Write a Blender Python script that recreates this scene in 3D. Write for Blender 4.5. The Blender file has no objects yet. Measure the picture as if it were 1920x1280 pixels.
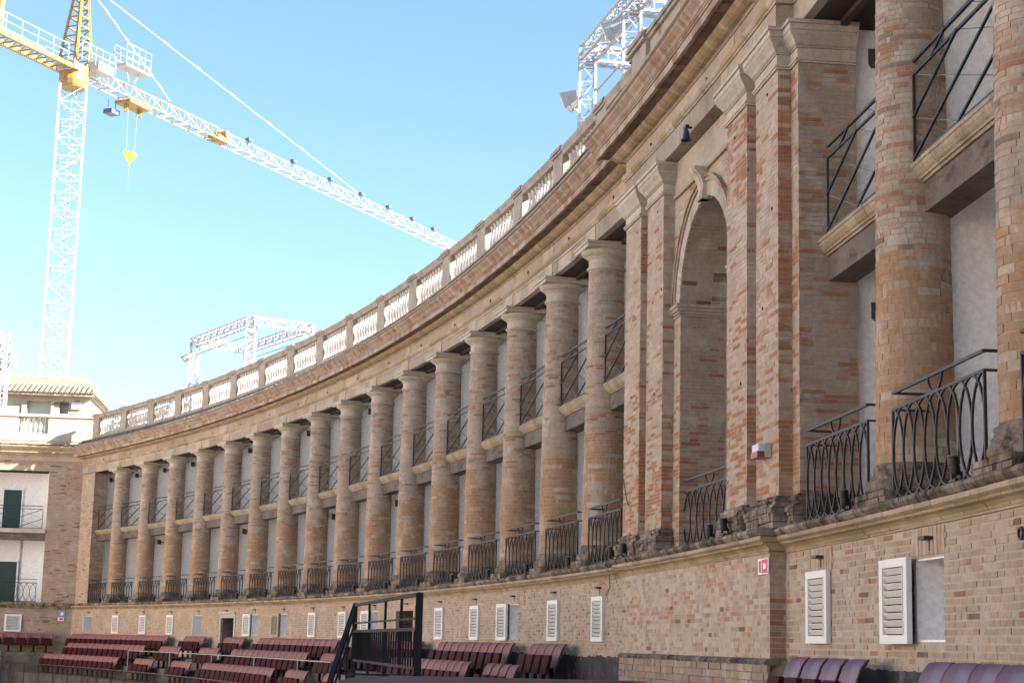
import bpy, math, random
import numpy as np
from mathutils import Vector, Matrix, noise

random.seed(7)
rng = np.random.default_rng(11)
SC = bpy.context.scene
COL = SC.collection
PI = math.pi

# ------------------------------------------------------------------ camera, sky, sun, exposure
PITCH, ROLL, FOCAL = 0.1715968, 0.0236117, 3278.03 / 1920 * 36
cam_d = bpy.data.cameras.new('camera')
cam_d.sensor_fit = 'HORIZONTAL'
cam_d.sensor_width = 36.0
cam_d.lens = FOCAL
cam_d.clip_start = 0.2
cam_d.clip_end = 6000
cam = bpy.data.objects.new('camera', cam_d)
COL.objects.link(cam)
_X = Vector((1, 0, 0)); _Y = Vector((0, -math.sin(PITCH), math.cos(PITCH))); _Z = Vector((0, -math.cos(PITCH), -math.sin(PITCH)))
_r = _X * math.cos(ROLL) + _Y * math.sin(ROLL)
_u = _Y * math.cos(ROLL) - _X * math.sin(ROLL)
cam.matrix_world = Matrix(((_r.x, _u.x, _Z.x, 0), (_r.y, _u.y, _Z.y, 0), (_r.z, _u.z, _Z.z, 0), (0, 0, 0, 1)))
SC.camera = cam

SUN_EL, SUN_AZ = math.radians(28.0), math.radians(108.3)
world = bpy.data.worlds.new('World')
SC.world = world
world.use_nodes = True
wn = world.node_tree
sky_t = wn.nodes.new('ShaderNodeTexSky')
sky_t.sky_type = 'NISHITA'
sky_t.sun_disc = False
sky_t.sun_elevation = SUN_EL
sky_t.sun_rotation = SUN_AZ
sky_t.altitude = 300
sky_t.air_density = 1.5
sky_t.dust_density = 0.0
sky_t.ozone_density = 5.2
wn.links.new(sky_t.outputs[0], wn.nodes['Background'].inputs[0])
wn.nodes['Background'].inputs[1].default_value = 0.052

sun_d = bpy.data.lights.new('sun', 'SUN')
sun_d.energy = 5.0
sun_d.angle = math.radians(0.55)
sun_d.color = (1.0, 0.945, 0.865)
sun = bpy.data.objects.new('sun', sun_d)
COL.objects.link(sun)
S = Vector((math.sin(SUN_AZ) * math.cos(SUN_EL), math.cos(SUN_AZ) * math.cos(SUN_EL), math.sin(SUN_EL)))
sun.rotation_mode = 'QUATERNION'
sun.rotation_quaternion = S.to_track_quat('Z', 'Y')
sun.location = (60, -40, 80)

vs = SC.view_settings
vs.view_transform = 'Standard'
vs.look = 'None'
vs.exposure = 2.4
vs.gamma = 1.0
vs.use_curve_mapping = False
SC.render.engine = 'CYCLES'
SC.cycles.max_bounces = 8
SC.cycles.diffuse_bounces = 5

# ------------------------------------------------------------------ the plan: one circular arc.  a = column index along it,
# o = metres in front of the column axis (towards the arena), z = metres above eye level
CX, CY, RAD, T0, DT = -142.5658571, 5.1235920, 147.4811730, 0.5758542, -0.02486642
KM = RAD * abs(DT)                     # metres per column bay
ZB = 1.957                             # foot of the brick shafts
SH = 5.6                               # shaft height
RB, RT = 0.4145, 0.3555
COLS = [float(i) for i in range(16)] + [19.52, 20.52, 21.52, 22.52]
PC = 17.27                             # centre of the gate pavilion
END = 45.0


def P(a, o, z):
    t = T0 + DT * a
    return Vector((CX + (RAD - o) * math.cos(t), CY + (RAD - o) * math.sin(t), z))


def PA(a, o, z):
    t = T0 + DT * np.asarray(a, float)
    rr = RAD - np.asarray(o, float)
    return np.stack(np.broadcast_arrays(CX + rr * np.cos(t), CY + rr * np.sin(t), np.asarray(z, float)), -1)


def F(a, o=0.0, z=0.0, rot=0.0):
    """frame on the arc: local +x runs towards smaller a (left), +y towards the arena, +z up"""
    t = T0 + DT * a
    p = P(a, o, z)
    c, s = math.cos(t), math.sin(t)
    m = Matrix(((-s, -c, 0, p.x), (c, -s, 0, p.y), (0, 0, 1, p.z), (0, 0, 0, 1)))
    return m @ Matrix.Rotation(rot, 4, 'Z') if rot else m


EK = Vector((-21.87, 89.12, 0)); EE = Vector((-0.995, -0.1, 0)).normalized(); EN = Vector((EE.y * -1, EE.x, 0))
EN = Vector((0.1, -0.995, 0)).normalized()
ME = Matrix(((EE.x, EN.x, 0, EK.x), (EE.y, EN.y, 0, EK.y), (0, 0, 1, 0), (0, 0, 0, 1))) @ Matrix.Diagonal((1.013, 1, 1.013, 1))   # end wall frame, x to the left, y to the arena

# ------------------------------------------------------------------ materials
MAT = {}


def nt(name):
    m = bpy.data.materials.new(name)
    m.use_nodes = True
    t = m.node_tree
    return m, t, t.nodes['Principled BSDF']


def nd(t, kind, **kw):
    n = t.nodes.new(kind)
    for k, v in kw.items():
        if k.startswith('i_'):
            n.inputs[int(k[2:])].default_value = v
        else:
            setattr(n, k, v)
    return n


def mixc(t, fac, a, b, mode='MIX'):
    n = t.nodes.new('ShaderNodeMix')
    n.data_type = 'RGBA'
    n.blend_type = mode
    for sock, v in ((n.inputs[0], fac), (n.inputs[6], a), (n.inputs[7], b)):
        if isinstance(v, (int, float)):
            sock.default_value = v
        elif isinstance(v, tuple):
            sock.default_value = v + (1,) if len(v) == 3 else v
        else:
            t.links.new(v, sock)
    return n.outputs[2]


def noise_fac(t, co, scale, lo, hi, detail=4, rough=0.6, stretch=None):
    if stretch:
        mp = nd(t, 'ShaderNodeMapping')
        mp.inputs['Scale'].default_value = stretch
        t.links.new(co, mp.inputs[0])
        co = mp.outputs[0]
    n = nd(t, 'ShaderNodeTexNoise')
    n.inputs['Scale'].default_value = scale
    n.inputs['Detail'].default_value = detail
    n.inputs['Roughness'].default_value = rough
    t.links.new(co, n.inputs['Vector'])
    r = nd(t, 'ShaderNodeMapRange')
    r.inputs[1].default_value = lo
    r.inputs[2].default_value = hi
    r.clamp = True
    t.links.new(n.outputs[0], r.inputs[0])
    return r.outputs[0], n.outputs[0]


def bump(t, bs, h, strength, dist):
    b = nd(t, 'ShaderNodeBump')
    b.inputs['Strength'].default_value = strength
    b.inputs['Distance'].default_value = dist
    t.links.new(h, b.inputs['Height'])
    t.links.new(b.outputs[0], bs.inputs['Normal'])


def stone(name, c1, c2, sc=1.6, stain=None, amount=0.5, rough=0.9, bd=0.02, src=None, stretch=None, lime=None, fine=14.0):
    """weathered mineral surface; src 'attr' / 'object' multiplies in a colour per stone or brick"""
    m, t, bs = nt(name)
    co = nd(t, 'ShaderNodeNewGeometry').outputs['Position']
    f1, _ = noise_fac(t, co, sc, 0.35, 0.65, 5)
    col = mixc(t, f1, c1, c2)
    if src == 'attr':
        at = nd(t, 'ShaderNodeAttribute', attribute_name='bc')
        col = mixc(t, 1.0, col, at.outputs['Color'], 'MULTIPLY')
    elif src == 'object':
        oi = nd(t, 'ShaderNodeObjectInfo')
        col = mixc(t, 1.0, col, oi.outputs['Color'], 'MULTIPLY')
    f2, h2 = noise_fac(t, co, fine, 0.3, 0.75, 6, 0.7)
    col = mixc(t, f2, col, mixc(t, 1.0, col, (0.70, 0.67, 0.64), 'MULTIPLY'))
    if lime:
        f4, _ = noise_fac(t, co, lime[1], lime[2], lime[2] + 0.14, 5, 0.65)
        col = mixc(t, f4, col, mixc(t, 0.55, col, lime[0]))
    if stain:
        f3, _ = noise_fac(t, co, sc * 1.3, 0.64 - amount * 0.3, 0.78 - amount * 0.25, 6, 0.75, stretch)
        col = mixc(t, f3, col, stain)
    t.links.new(col, bs.inputs['Base Color'])
    bs.inputs['Roughness'].default_value = rough
    bs.inputs['Specular IOR Level'].default_value = 0.25
    _, h3 = noise_fac(t, co, fine * 3.0, 0, 1, 6, 0.75)
    bump(t, bs, h3, 0.55, bd)
    MAT[name] = m
    return m


def plain(name, c, rough=0.5, metal=0.0, var=0.12, sc=5.0, spec=0.4, bd=0.0, coat=0.0):
    m, t, bs = nt(name)
    co = nd(t, 'ShaderNodeNewGeometry').outputs['Position']
    f, h = noise_fac(t, co, sc, 0.3, 0.7, 5)
    col = mixc(t, f, c, tuple(x * (1 - var) for x in c))
    t.links.new(col, bs.inputs['Base Color'])
    bs.inputs['Roughness'].default_value = rough
    bs.inputs['Metallic'].default_value = metal
    bs.inputs['Specular IOR Level'].default_value = spec
    if coat:
        bs.inputs['Coat Weight'].default_value = coat
    if bd:
        bump(t, bs, h, 0.5, bd)
    MAT[name] = m
    return m


W1 = (1, 1, 1); W2 = (0.86, 0.84, 0.82)
stone('brick', W1, W2, 1.1, (0.27, 0.215, 0.165), 0.05, 0.92, 0.012, 'attr', lime=((0.48, 0.42, 0.345), 1.7, 0.52), stretch=(2.2, 2.2, 0.35))
stone('brick_one', W1, W2, 1.1, (0.27, 0.215, 0.165), 0.05, 0.92, 0.012, 'object', lime=((0.48, 0.42, 0.345), 1.7, 0.52), stretch=(2.2, 2.2, 0.35))
stone('mortar', (0.46, 0.38, 0.29), (0.385, 0.31, 0.235), 2.0, (0.24, 0.185, 0.135), 0.1, 0.95, 0.015)
stone('mortar_pale', (0.50, 0.425, 0.325), (0.44, 0.365, 0.275), 2.0, (0.30, 0.24, 0.175), 0.12, 0.95, 0.02)
stone('capstone', (0.52, 0.45, 0.365), (0.43, 0.365, 0.29), 2.2, (0.24, 0.20, 0.16), 0.25, 0.85, 0.01, 'attr')
stone('trim', W1, W2, 1.5, (0.17, 0.135, 0.10), 0.30, 0.9, 0.015, 'attr', stretch=(1, 1, 0.5))
stone('trim_dirty', W1, (0.62, 0.58, 0.54), 2.4, (0.035, 0.029, 0.023), 0.72, 0.95, 0.03, 'attr', stretch=(1, 1, 0.55))
stone('mossy', (0.33, 0.26, 0.19), (0.22, 0.17, 0.13), 3.0, (0.05, 0.042, 0.036), 0.72, 0.95, 0.03)
stone('parapet', (0.43, 0.365, 0.30), (0.34, 0.285, 0.23), 2.0, (0.15, 0.135, 0.12), 0.38, 0.95, 0.02)
stone('baluster', (0.64, 0.60, 0.55), (0.52, 0.48, 0.43), 3.0, (0.16, 0.15, 0.14), 0.32, 0.85, 0.01)
stone('whitewash', (0.92, 0.905, 0.88), (0.895, 0.88, 0.858), 0.35, None, 0, 0.9, 0.004)
stone('limewash', (0.56, 0.52, 0.46), (0.47, 0.42, 0.36), 2.2, (0.30, 0.24, 0.18), 0.2, 0.95, 0.02)
stone('wall_render', (0.70, 0.63, 0.595), (0.64, 0.57, 0.535), 0.6, (0.48, 0.41, 0.36), 0.1, 0.9, 0.01)
stone('plaster', (0.54, 0.47, 0.38), (0.46, 0.39, 0.305), 1.2, (0.42, 0.35, 0.27), 0.25, 0.9, 0.01)
stone('old_wood', (0.19, 0.15, 0.12), (0.11, 0.085, 0.068), 1.4, (0.03, 0.022, 0.018), 0.35, 0.85, 0.012, stretch=(1, 1, 3))
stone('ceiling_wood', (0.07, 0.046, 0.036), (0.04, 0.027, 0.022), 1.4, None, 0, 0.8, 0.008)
stone('roof_tile', (0.36, 0.27, 0.20), (0.27, 0.20, 0.145), 2.5, (0.13, 0.11, 0.08), 0.4, 0.9, 0.012)
stone('concrete', (0.17, 0.15, 0.13), (0.11, 0.095, 0.082), 1.0, (0.05, 0.042, 0.037), 0.45, 0.95, 0.02)
stone('dust', (0.50, 0.44, 0.375), (0.44, 0.385, 0.325), 0.3, (0.33, 0.27, 0.2), 0.2, 0.95, 0.03)
stone('deck', (0.17, 0.105, 0.095), (0.13, 0.08, 0.072), 0.8, (0.08, 0.05, 0.045), 0.3, 0.75, 0.004)
stone('tar', (0.06, 0.062, 0.07), (0.035, 0.036, 0.04), 2.0, (0.16, 0.14, 0.125), 0.35, 0.9, 0.02)
plain('wire_grey', (0.10, 0.095, 0.09), 0.6)
plain('iron', (0.020, 0.018, 0.019), 0.55, 0.0, 0.3, 9, 0.4)
plain('black', (0.012, 0.012, 0.013), 0.5, 0.0, 0.2, 6, 0.4)
plain('steel_blue', (0.014, 0.015, 0.018), 0.75, 0.0, 0.2, 3, 0.2)
plain('galvanised', (0.35, 0.34, 0.33), 0.5, 0.3, 0.2, 6)
plain('aluminium', (0.42, 0.42, 0.44), 0.45, 0.25, 0.1, 4)
plain('crane_white', (0.42, 0.415, 0.41), 0.5, 0.0, 0.1, 2)
plain('crane_yellow', (0.34, 0.22, 0.07), 0.5, 0.0, 0.15, 2)
plain('crane_cream', (0.42, 0.35, 0.26), 0.5, 0.0, 0.12, 2)
plain('crane_jib', (0.36, 0.26, 0.12), 0.5, 0.0, 0.12, 2)
plain('shutter', (0.70, 0.69, 0.64), 0.55, 0.0, 0.10, 4, 0.35)
plain('shutter_olive', (0.36, 0.32, 0.20), 0.6, 0.0, 0.15, 4, 0.35)
plain('pane', (0.36, 0.36, 0.39), 0.35, 0.0, 0.06, 2, 0.5)
plain('hole', (0.015, 0.013, 0.013), 0.9, 0.0, 0.1, 2, 0.1)  # near-black colour stands in for the darkness inside openings and holes
plain('door_green', (0.012, 0.045, 0.035), 0.6, 0.0, 0.1, 3)
plain('door_pale', (0.55, 0.62, 0.55), 0.6, 0.0, 0.1, 3)
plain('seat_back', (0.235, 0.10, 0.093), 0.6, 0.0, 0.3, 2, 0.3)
plain('seat_back_sky_sheen', (0.155, 0.07, 0.10), 0.38, 0.0, 0.25, 2, 0.5)  # violet in the base colour stands in for sky reflected on the nearest backs
plain('seat_fold', (0.042, 0.006, 0.009), 0.75, 0.0, 0.2, 5, 0.1)
plain('lamp_face', (0.75, 0.66, 0.45), 0.3, 0.0, 0.05, 3)
plain('blue_grey', (0.09, 0.12, 0.20), 0.5, 0.0, 0.1, 3)
plain('sign_white', (0.75, 0.72, 0.72), 0.5, 0.0, 0.04, 3)
plain('sign_red', (0.50, 0.05, 0.08), 0.5, 0.0, 0.05, 3)
plain('sign_blue', (0.16, 0.38, 0.55), 0.5, 0.0, 0.05, 3)
plain('siren_red', (0.22, 0.04, 0.03), 0.35, 0.0, 0.1, 3, 0.5)
plain('siren_lens', (0.55, 0.52, 0.66), 0.25, 0.0, 0.1, 3, 0.6)
plain('beige', (0.42, 0.37, 0.30), 0.6)
plain('salmon', (0.45, 0.27, 0.20), 0.8, 0.0, 0.15, 4)
plain('rope', (0.26, 0.22, 0.18), 0.9)
plain('bronze', (0.055, 0.055, 0.06), 0.5, 0.3, 0.3, 8)
plain('yellow_paint', (0.42, 0.30, 0.05), 0.5)

# ------------------------------------------------------------------ mesh and object helpers
WORLD = {}


def link(o, parent=None, m=None):
    m = m if m is not None else Matrix.Identity(4)
    COL.objects.link(o)
    if parent is not None:
        o.parent = parent
        o.matrix_parent_inverse = WORLD[parent.name].inverted()
    o.matrix_basis = m
    WORLD[o.name] = m.copy()
    return o


def tag(o, label=None, cat=None, group=None, kind=None):
    for k, v in (('label', label), ('category', cat), ('group', group), ('kind', kind)):
        if v:
            o[k] = v
    return o


def empty(name, loc, label, cat, group=None):
    m = loc if isinstance(loc, Matrix) else Matrix.Translation(loc)
    o = bpy.data.objects.new(name, None)
    o.empty_display_size = 0.3
    link(o, None, m)
    return tag(o, label, cat, group)


class MB:
    def __init__(s):
        s.v = []; s.f = []; s.c = []; s.col = (1, 1, 1)

    def add(s, vs, fs, col=None):
        b = len(s.v)
        s.v.extend([tuple(q) for q in vs])
        for f in fs:
            s.f.append(tuple(b + i for i in f))
            s.c.append(col or s.col)
        return s

    def hexa(s, q, col=None):
        return s.add(q, ((0, 3, 2, 1), (4, 5, 6, 7), (0, 1, 5, 4), (1, 2, 6, 5), (2, 3, 7, 6), (3, 0, 4, 7)), col)

    def box(s, x0, x1, y0, y1, z0, z1, M=None, col=None):
        q = [Vector(p) for p in ((x0, y0, z0), (x1, y0, z0), (x1, y1, z0), (x0, y1, z0), (x0, y0, z1), (x1, y0, z1), (x1, y1, z1), (x0, y1, z1))]
        if M is not None:
            q = [M @ p for p in q]
        return s.hexa(q, col)

    def bar(s, p0, p1, w=0.03, h=None, n=4, col=None, up=(0, 0, 1)):
        p0, p1 = Vector(p0), Vector(p1)
        h = h or w
        d = p1 - p0
        if d.length < 1e-6:
            return s
        d.normalize()
        u = Vector(up)
        x = d.cross(u)
        if x.length < 1e-3:
            x = d.cross(Vector((1, 0, 0)))
        x.normalize()
        y = x.cross(d)
        vs = []
        for p in (p0, p1):
            for k in range(n):
                t = 2 * PI * (k + 0.5) / n
                q = 1.0 if n > 4 else 1.4142
                vs.append(p + x * (math.cos(t) * w * 0.5 * q) + y * (math.sin(t) * h * 0.5 * q))
        fs = [tuple(range(n - 1, -1, -1)), tuple(range(n, 2 * n))]
        fs += [(k, (k + 1) % n, n + (k + 1) % n, n + k) for k in range(n)]
        return s.add(vs, fs, col)

    def path(s, pts, w, n=4):
        for a, b in zip(pts[:-1], pts[1:]):
            s.bar(a, b, w, n=n)
        return s

    def lathe(s, prof, n=24, c=(0, 0, 0), cap=True, col=None):
        vs = []
        for r, z in prof:
            for k in range(n):
                t = 2 * PI * k / n
                vs.append((c[0] + r * math.cos(t), c[1] + r * math.sin(t), c[2] + z))
        fs = []
        for i in range(len(prof) - 1):
            for k in range(n):
                fs.append((i * n + k, i * n + (k + 1) % n, (i + 1) * n + (k + 1) % n, (i + 1) * n + k))
        if cap:
            fs.append(tuple(range(n - 1, -1, -1)))
            fs.append(tuple(range((len(prof) - 1) * n, len(prof) * n)))
        return s.add(vs, fs, col)

    def sweep(s, prof, a0, a1, step=0.25, col=None, mp=None):
        """closed profile of (o, z) carried along the arc from a0 to a1"""
        n = max(1, int(math.ceil((a1 - a0) / step)))
        m = len(prof)
        mp = mp or P
        vs = []
        for i in range(n + 1):
            a = a0 + (a1 - a0) * i / n
            vs.extend(mp(a, o, z) for o, z in prof)
        fs = []
        for i in range(n):
            for k in range(m):
                fs.append((i * m + k, i * m + (k + 1) % m, (i + 1) * m + (k + 1) % m, (i + 1) * m + k))
        fs.append(tuple(range(m)))
        fs.append(tuple(range(n * m + m - 1, n * m - 1, -1)))
        return s.add(vs, fs, col)

    def blocks(s, prof, a0, a1, size, cols, jit=0.004, mp=None, k=None):
        """the same, cut into single stones with open joints"""
        a = a0
        k = k or KM
        while a < a1 - 0.02:
            L = size * random.uniform(0.75, 1.3) / k
            b = min(a + L, a1)
            if a1 - b < 0.25 * size / k:
                b = a1
            do, dz = random.uniform(-jit, jit), random.uniform(-jit, jit) * 0.5
            c = random.choice(cols)
            v = random.uniform(0.86, 1.12)
            s.sweep([(o + do, z + dz) for o, z in prof], a, b - 0.006 / k, 0.3, tuple(x * v for x in c), mp)
            a = b
        return s

    def mesh(s, name, smooth=False, attr=False):
        me = bpy.data.meshes.new(name)
        me.from_pydata(s.v, [], s.f)
        if attr:
            at = me.attributes.new('bc', 'FLOAT_COLOR', 'FACE')
            arr = np.ones((len(s.f), 4), np.float32)
            arr[:, :3] = np.array(s.c, np.float32).reshape(-1, 3)
            at.data.foreach_set('color', arr.ravel())
        if smooth:
            me.polygons.foreach_set('use_smooth', [True] * len(me.polygons))
        me.update()
        return me

    def build(s, name, mat, parent=None, m=None, smooth=False, attr=False):
        me = s.mesh(name, smooth, attr)
        me.materials.append(MAT[mat])
        if smooth:
            try:
                me.set_sharp_from_angle(angle=math.radians(38))
            except Exception:
                pass
        return link(bpy.data.objects.new(name, me), parent, m)


def inst(me, name, parent=None, m=None):
    return link(bpy.data.objects.new(name, me), parent, m)


def structure(o):
    return tag(o, kind='structure')


# ------------------------------------------------------------------ brickwork
RED = (0.33, 0.15, 0.085); ORANGE = (0.40, 0.235, 0.125); TAN = (0.415, 0.302, 0.216); PALE = (0.475, 0.382, 0.297)
GREY = (0.36, 0.295, 0.235); DARK = (0.20, 0.13, 0.09); PINK = (0.41, 0.285, 0.20); SLATE = (0.045, 0.047, 0.055)


def nz(x, y, z):
    return noise.noise(Vector((x, y, z)))


def lerp(a, b, f):
    return tuple(x + (y - x) * f for x, y in zip(a, b))


def brick_col(kind, x, z, seed=0.0):
    r = random.random()
    n1 = nz(x * 0.5 + seed, seed * 1.7, z * 0.5)
    n2 = nz(x * 1.3 - seed, 4.0 + seed, z * 0.9)
    if kind == 'column':
        t = (z - ZB) / SH + 0.10 * n1 + 0.05 * math.sin(seed * 5.1)
        if t < 0.36:
            c = lerp(ORANGE, TAN, min(1, max(0, 0.25 + 0.8 * n2 + 0.25 * (r - 0.5))))
            if r < 0.05:
                c = PALE
        else:
            c = lerp(lerp(PALE, TAN, random.random()), GREY, min(1, max(0, 0.35 + 0.8 * n1)))
            if random.random() < 0.20 + 0.5 * n2:
                c = lerp(RED, PINK, 0.2 + random.random() * 0.8)
            elif r < 0.06:
                c = lerp(DARK, GREY, 0.3)
    elif kind == 'pav':
        low = max(0.0, 1.0 - (z - ZB) / 3.4)
        p = 0.05 + 1.9 * max(0.0, 0.9 * n1 + 0.5 * n2 - 0.02) + 0.34 * low
        if random.random() < p:
            c = lerp(RED, ORANGE, random.random() * 0.7 + 0.25 * low)
        else:
            c = lerp(PALE, PINK, random.random() * 0.7)
    elif kind == 'jamb':
        if random.random() < 0.06 + 1.2 * max(0, n1 + 0.3 * n2) + (0.42 if z < 3.8 + n2 else 0):
            c = lerp(RED, PINK, random.random() * 0.6)
        else:
            c = lerp(PINK, GREY, random.random())
    elif kind == 'podP':
        c = lerp(PALE, PINK, random.random() * 0.6)
        if random.random() < 0.02 + 0.9 * n1 + 0.30 * max(0, 0.7 - abs(z - 0.35)):
            c = lerp(ORANGE, PINK, random.random() * 0.9)
        elif r < 0.03:
            c = DARK
    elif kind == 'podL':
        c = lerp(PALE, TAN, 0.3 + 0.6 * random.random())
        if r < 0.05:
            c = lerp(DARK, PINK, 0.4 + 0.6 * random.random())
        elif r < 0.2:
            c = lerp(PINK, PALE, 0.5)
    elif kind == 'base':
        c = lerp(lerp(GREY, TAN, random.random()), DARK, 0.15 + 0.3 * random.random())
    elif kind == 'lime':
        c = lerp((0.66, 0.63, 0.58), PALE, 0.5 * random.random())
    else:                                  # podR, end wall
        c = lerp(lerp(TAN, PINK, 0.35), PALE, 0.1 + 0.5 * random.random())
        if r < 0.05:
            c = lerp(RED, PINK, random.random())
        elif r < 0.07:
            c = DARK
    v = random.uniform(0.92, 1.07)
    return tuple(q * v for q in c)


BRICK_UNIT = MB().box(-.5, .5, -.5, .5, -.5, .5).mesh('brick')
BRICK_UNIT.materials.append(MAT['brick_one'])


class Bricks:
    """rows of (a0, a1, o0, o1, z0, z1, r, g, b) in arc coordinates (or metres on the flat end wall)"""

    def __init__(s, k=KM, flat=None):
        s.rows = []; s.k = k; s.flat = flat

    def pos(s, a, o, z):
        if s.flat is None:
            return PA(a, o, z)
        M = s.flat
        a, o, z = np.broadcast_arrays(np.asarray(a, float), np.asarray(o, float), np.asarray(z, float))
        return np.stack([M[i][0] * a + M[i][1] * o + M[i][2] * z + M[i][3] for i in range(3)], -1)

    def face(s, a0, a1, o, z0, z1, kind, holes=(), h=0.060, lens=(0.32, 0.32, 0.34, 0.16), gap=0.009, proud=0.005, seed=0.0, arch=None, rough=0.0, hid=0.0008):
        n = max(1, int(round((z1 - z0) / h)))
        h = (z1 - z0) / n
        k = s.k
        for j in range(n):
            zz0, zz1 = z0 + j * h, z0 + (j + 1) * h - gap
            zm = 0.5 * (zz0 + zz1)
            cut = [(b0, b1) for (b0, b1, c0, c1) in holes if c0 - 0.01 < zm < c1 + 0.01]
            if arch:
                ac, zc, rr = arch
                if zm > zc and zm - zc < rr:
                    w = math.sqrt(rr * rr - (zm - zc) ** 2) / k
                    cut.append((ac - w, ac + w))
            segs = [(a0, a1)]
            for c0, c1 in cut:
                nx = []
                for p, q in segs:
                    if c1 <= p or c0 >= q:
                        nx.append((p, q)); continue
                    if c0 > p: nx.append((p, c0))
                    if c1 < q: nx.append((c1, q))
                segs = nx
            for p, q in segs:
                a = p - (0.14 / k if j % 2 else 0.0) - random.uniform(0, 0.03) / k
                while a < q - 0.01 / k:
                    L = random.choice(lens) * random.uniform(0.93, 1.07) / k
                    b = a + L
                    x0, x1 = max(a, p), min(b, q)
                    if x1 - x0 > 0.03 / k:
                        pr = o - 0.003 + random.uniform(-hid, proud + 0.002)
                        e = random.uniform(-rough, rough)
                        s.rows.append((x0, x1 - (gap / k if x1 == b else 0), o - 0.03, pr, zz0 + e, zz1 + e) + brick_col(kind, (x0 + x1) * 0.5 * k, zm, seed))
                    a = b

    def side(s, a, sgn, o0, o1, z0, z1, kind, h=0.060, gap=0.009, seed=0.0, lens=(0.32, 0.32, 0.16)):
        """a face at constant a that looks along +a (sgn 1) or -a (sgn -1)"""
        n = max(1, int(round((z1 - z0) / h)))
        h = (z1 - z0) / n
        for j in range(n):
            zz0, zz1 = z0 + j * h, z0 + (j + 1) * h - gap
            o = o1 + (0.135 if j % 2 else 0)
            while o > o0 + 0.01:
                L = random.choice(lens)
                x0, x1 = max(o - L, o0), min(o, o1)
                if x1 - x0 > 0.03:
                    pr = random.uniform(0, 0.005) / s.k
                    A = (a - 0.03 / s.k, a + pr) if sgn > 0 else (a - pr, a + 0.03 / s.k)
                    s.rows.append((A[0], A[1], x0 + gap, x1, zz0, zz1) + brick_col(kind, x0, zz0, seed))
                o -= L

    def build(s, parent, singles=0, name='brickwork'):
        if not s.rows:
            return
        A = np.array(s.rows)
        a0, a1, o0, o1, z0, z1 = A[:, :6].T
        cen = s.pos((a0 + a1) / 2, (o0 + o1) / 2, (z0 + z1) / 2)
        pick = np.zeros(len(A), bool)
        if singles:
            d = cen
            yc = d[:, 1] * math.cos(PITCH) + d[:, 2] * math.sin(PITCH)
            zc = -d[:, 1] * math.sin(PITCH) + d[:, 2] * math.cos(PITCH)
            u, v = d[:, 0] / yc * 3278, zc / yc * 3278
            ok = (yc > 1) & (abs(u) < 990) & (abs(v) < 660)
            size = (a1 - a0) * s.k * (z1 - z0) * (o1 - o0 + 0.5) / yc ** 2
            size = np.where(ok, size, -1)
            idx = np.argsort(-size)[:singles]
            pick[idx[size[idx] > 0]] = True
        for i in np.nonzero(pick)[0]:
            am, om, zm = (a0[i] + a1[i]) / 2, (o0[i] + o1[i]) / 2, (z0[i] + z1[i]) / 2
            base = F(am, om, zm) if s.flat is None else s.flat @ Matrix.Translation((am, om, zm))
            m = base @ Matrix.Diagonal(((a1[i] - a0[i]) * s.k, o1[i] - o0[i], z1[i] - z0[i], 1))
            b = inst(BRICK_UNIT, 'brick', parent, m)
            b.color = (A[i, 6], A[i, 7], A[i, 8], 1)
        B = A[~pick]
        if len(B) == 0:
            return
        a0, a1, o0, o1, z0, z1 = B[:, :6].T
        q = np.stack([s.pos(x, y, z) for x, y, z in ((a0, o0, z0), (a1, o0, z0), (a1, o1, z0), (a0, o1, z0), (a0, o0, z1), (a1, o0, z1), (a1, o1, z1), (a0, o1, z1))], 1)
        n = len(B)
        loc = np.array(((0, 3, 2, 1), (4, 5, 6, 7), (0, 1, 5, 4), (1, 2, 6, 5), (2, 3, 7, 6), (3, 0, 4, 7)))
        faces = (np.arange(n)[:, None, None] * 8 + loc[None]).reshape(-1, 4)
        o = fast_mesh(name, q.reshape(-1, 3), faces, np.repeat(B[:, 6:9], 6, 0), 'brick', parent)
        if n > 1:
            tag(o, kind='stuff')
        return o


def fast_mesh(name, v, f, c, mat, parent=None, m=None, smooth=False):
    me = bpy.data.meshes.new(name)
    me.vertices.add(len(v))
    me.vertices.foreach_set('co', np.asarray(v, np.float32).ravel())
    me.loops.add(f.size)
    me.loops.foreach_set('vertex_index', f.astype(np.int32).ravel())
    me.polygons.add(len(f))
    me.polygons.foreach_set('loop_start', np.arange(len(f), dtype=np.int32) * f.shape[1])
    me.update(calc_edges=True)
    me.shade_flat()
    at = me.attributes.new('bc', 'FLOAT_COLOR', 'FACE')
    arr = np.ones((len(f), 4), np.float32)
    arr[:, :3] = c
    at.data.foreach_set('color', arr.ravel())
    me.materials.append(MAT[mat])
    me.validate()
    return link(bpy.data.objects.new(name, me), parent, m)


# ------------------------------------------------------------------ ground and seating terraces
def ground():
    b = MB()
    b.add([(-2500, -2500, -2.6), (2500, -2500, -2.6), (2500, 4000, -2.6), (-2500, 4000, -2.6)], [(0, 1, 2, 3)])
    structure(b.build('ground', 'dust'))
    b = MB()
    b.sweep([(0.45, -2.58), (0.45, -0.86), (1.42, -0.86), (1.42, -2.58)], -1.6, 26, 0.5)
    b.sweep([(1.43, -2.58), (1.43, -1.28), (2.36, -1.28), (2.36, -2.58)], -1.6, 26, 0.5)
    b.sweep([(2.37, -2.58), (2.37, -1.81), (3.7, -1.81), (3.7, -2.58)], -2.2, 26, 0.5)
    structure(b.build('terrace', 'concrete'))
    b = MB()
    b.box(0.6, 14, 0.2, 3.0, -2.58, -0.88, ME)
    structure(b.build('terrace', 'concrete'))


ground()

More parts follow.
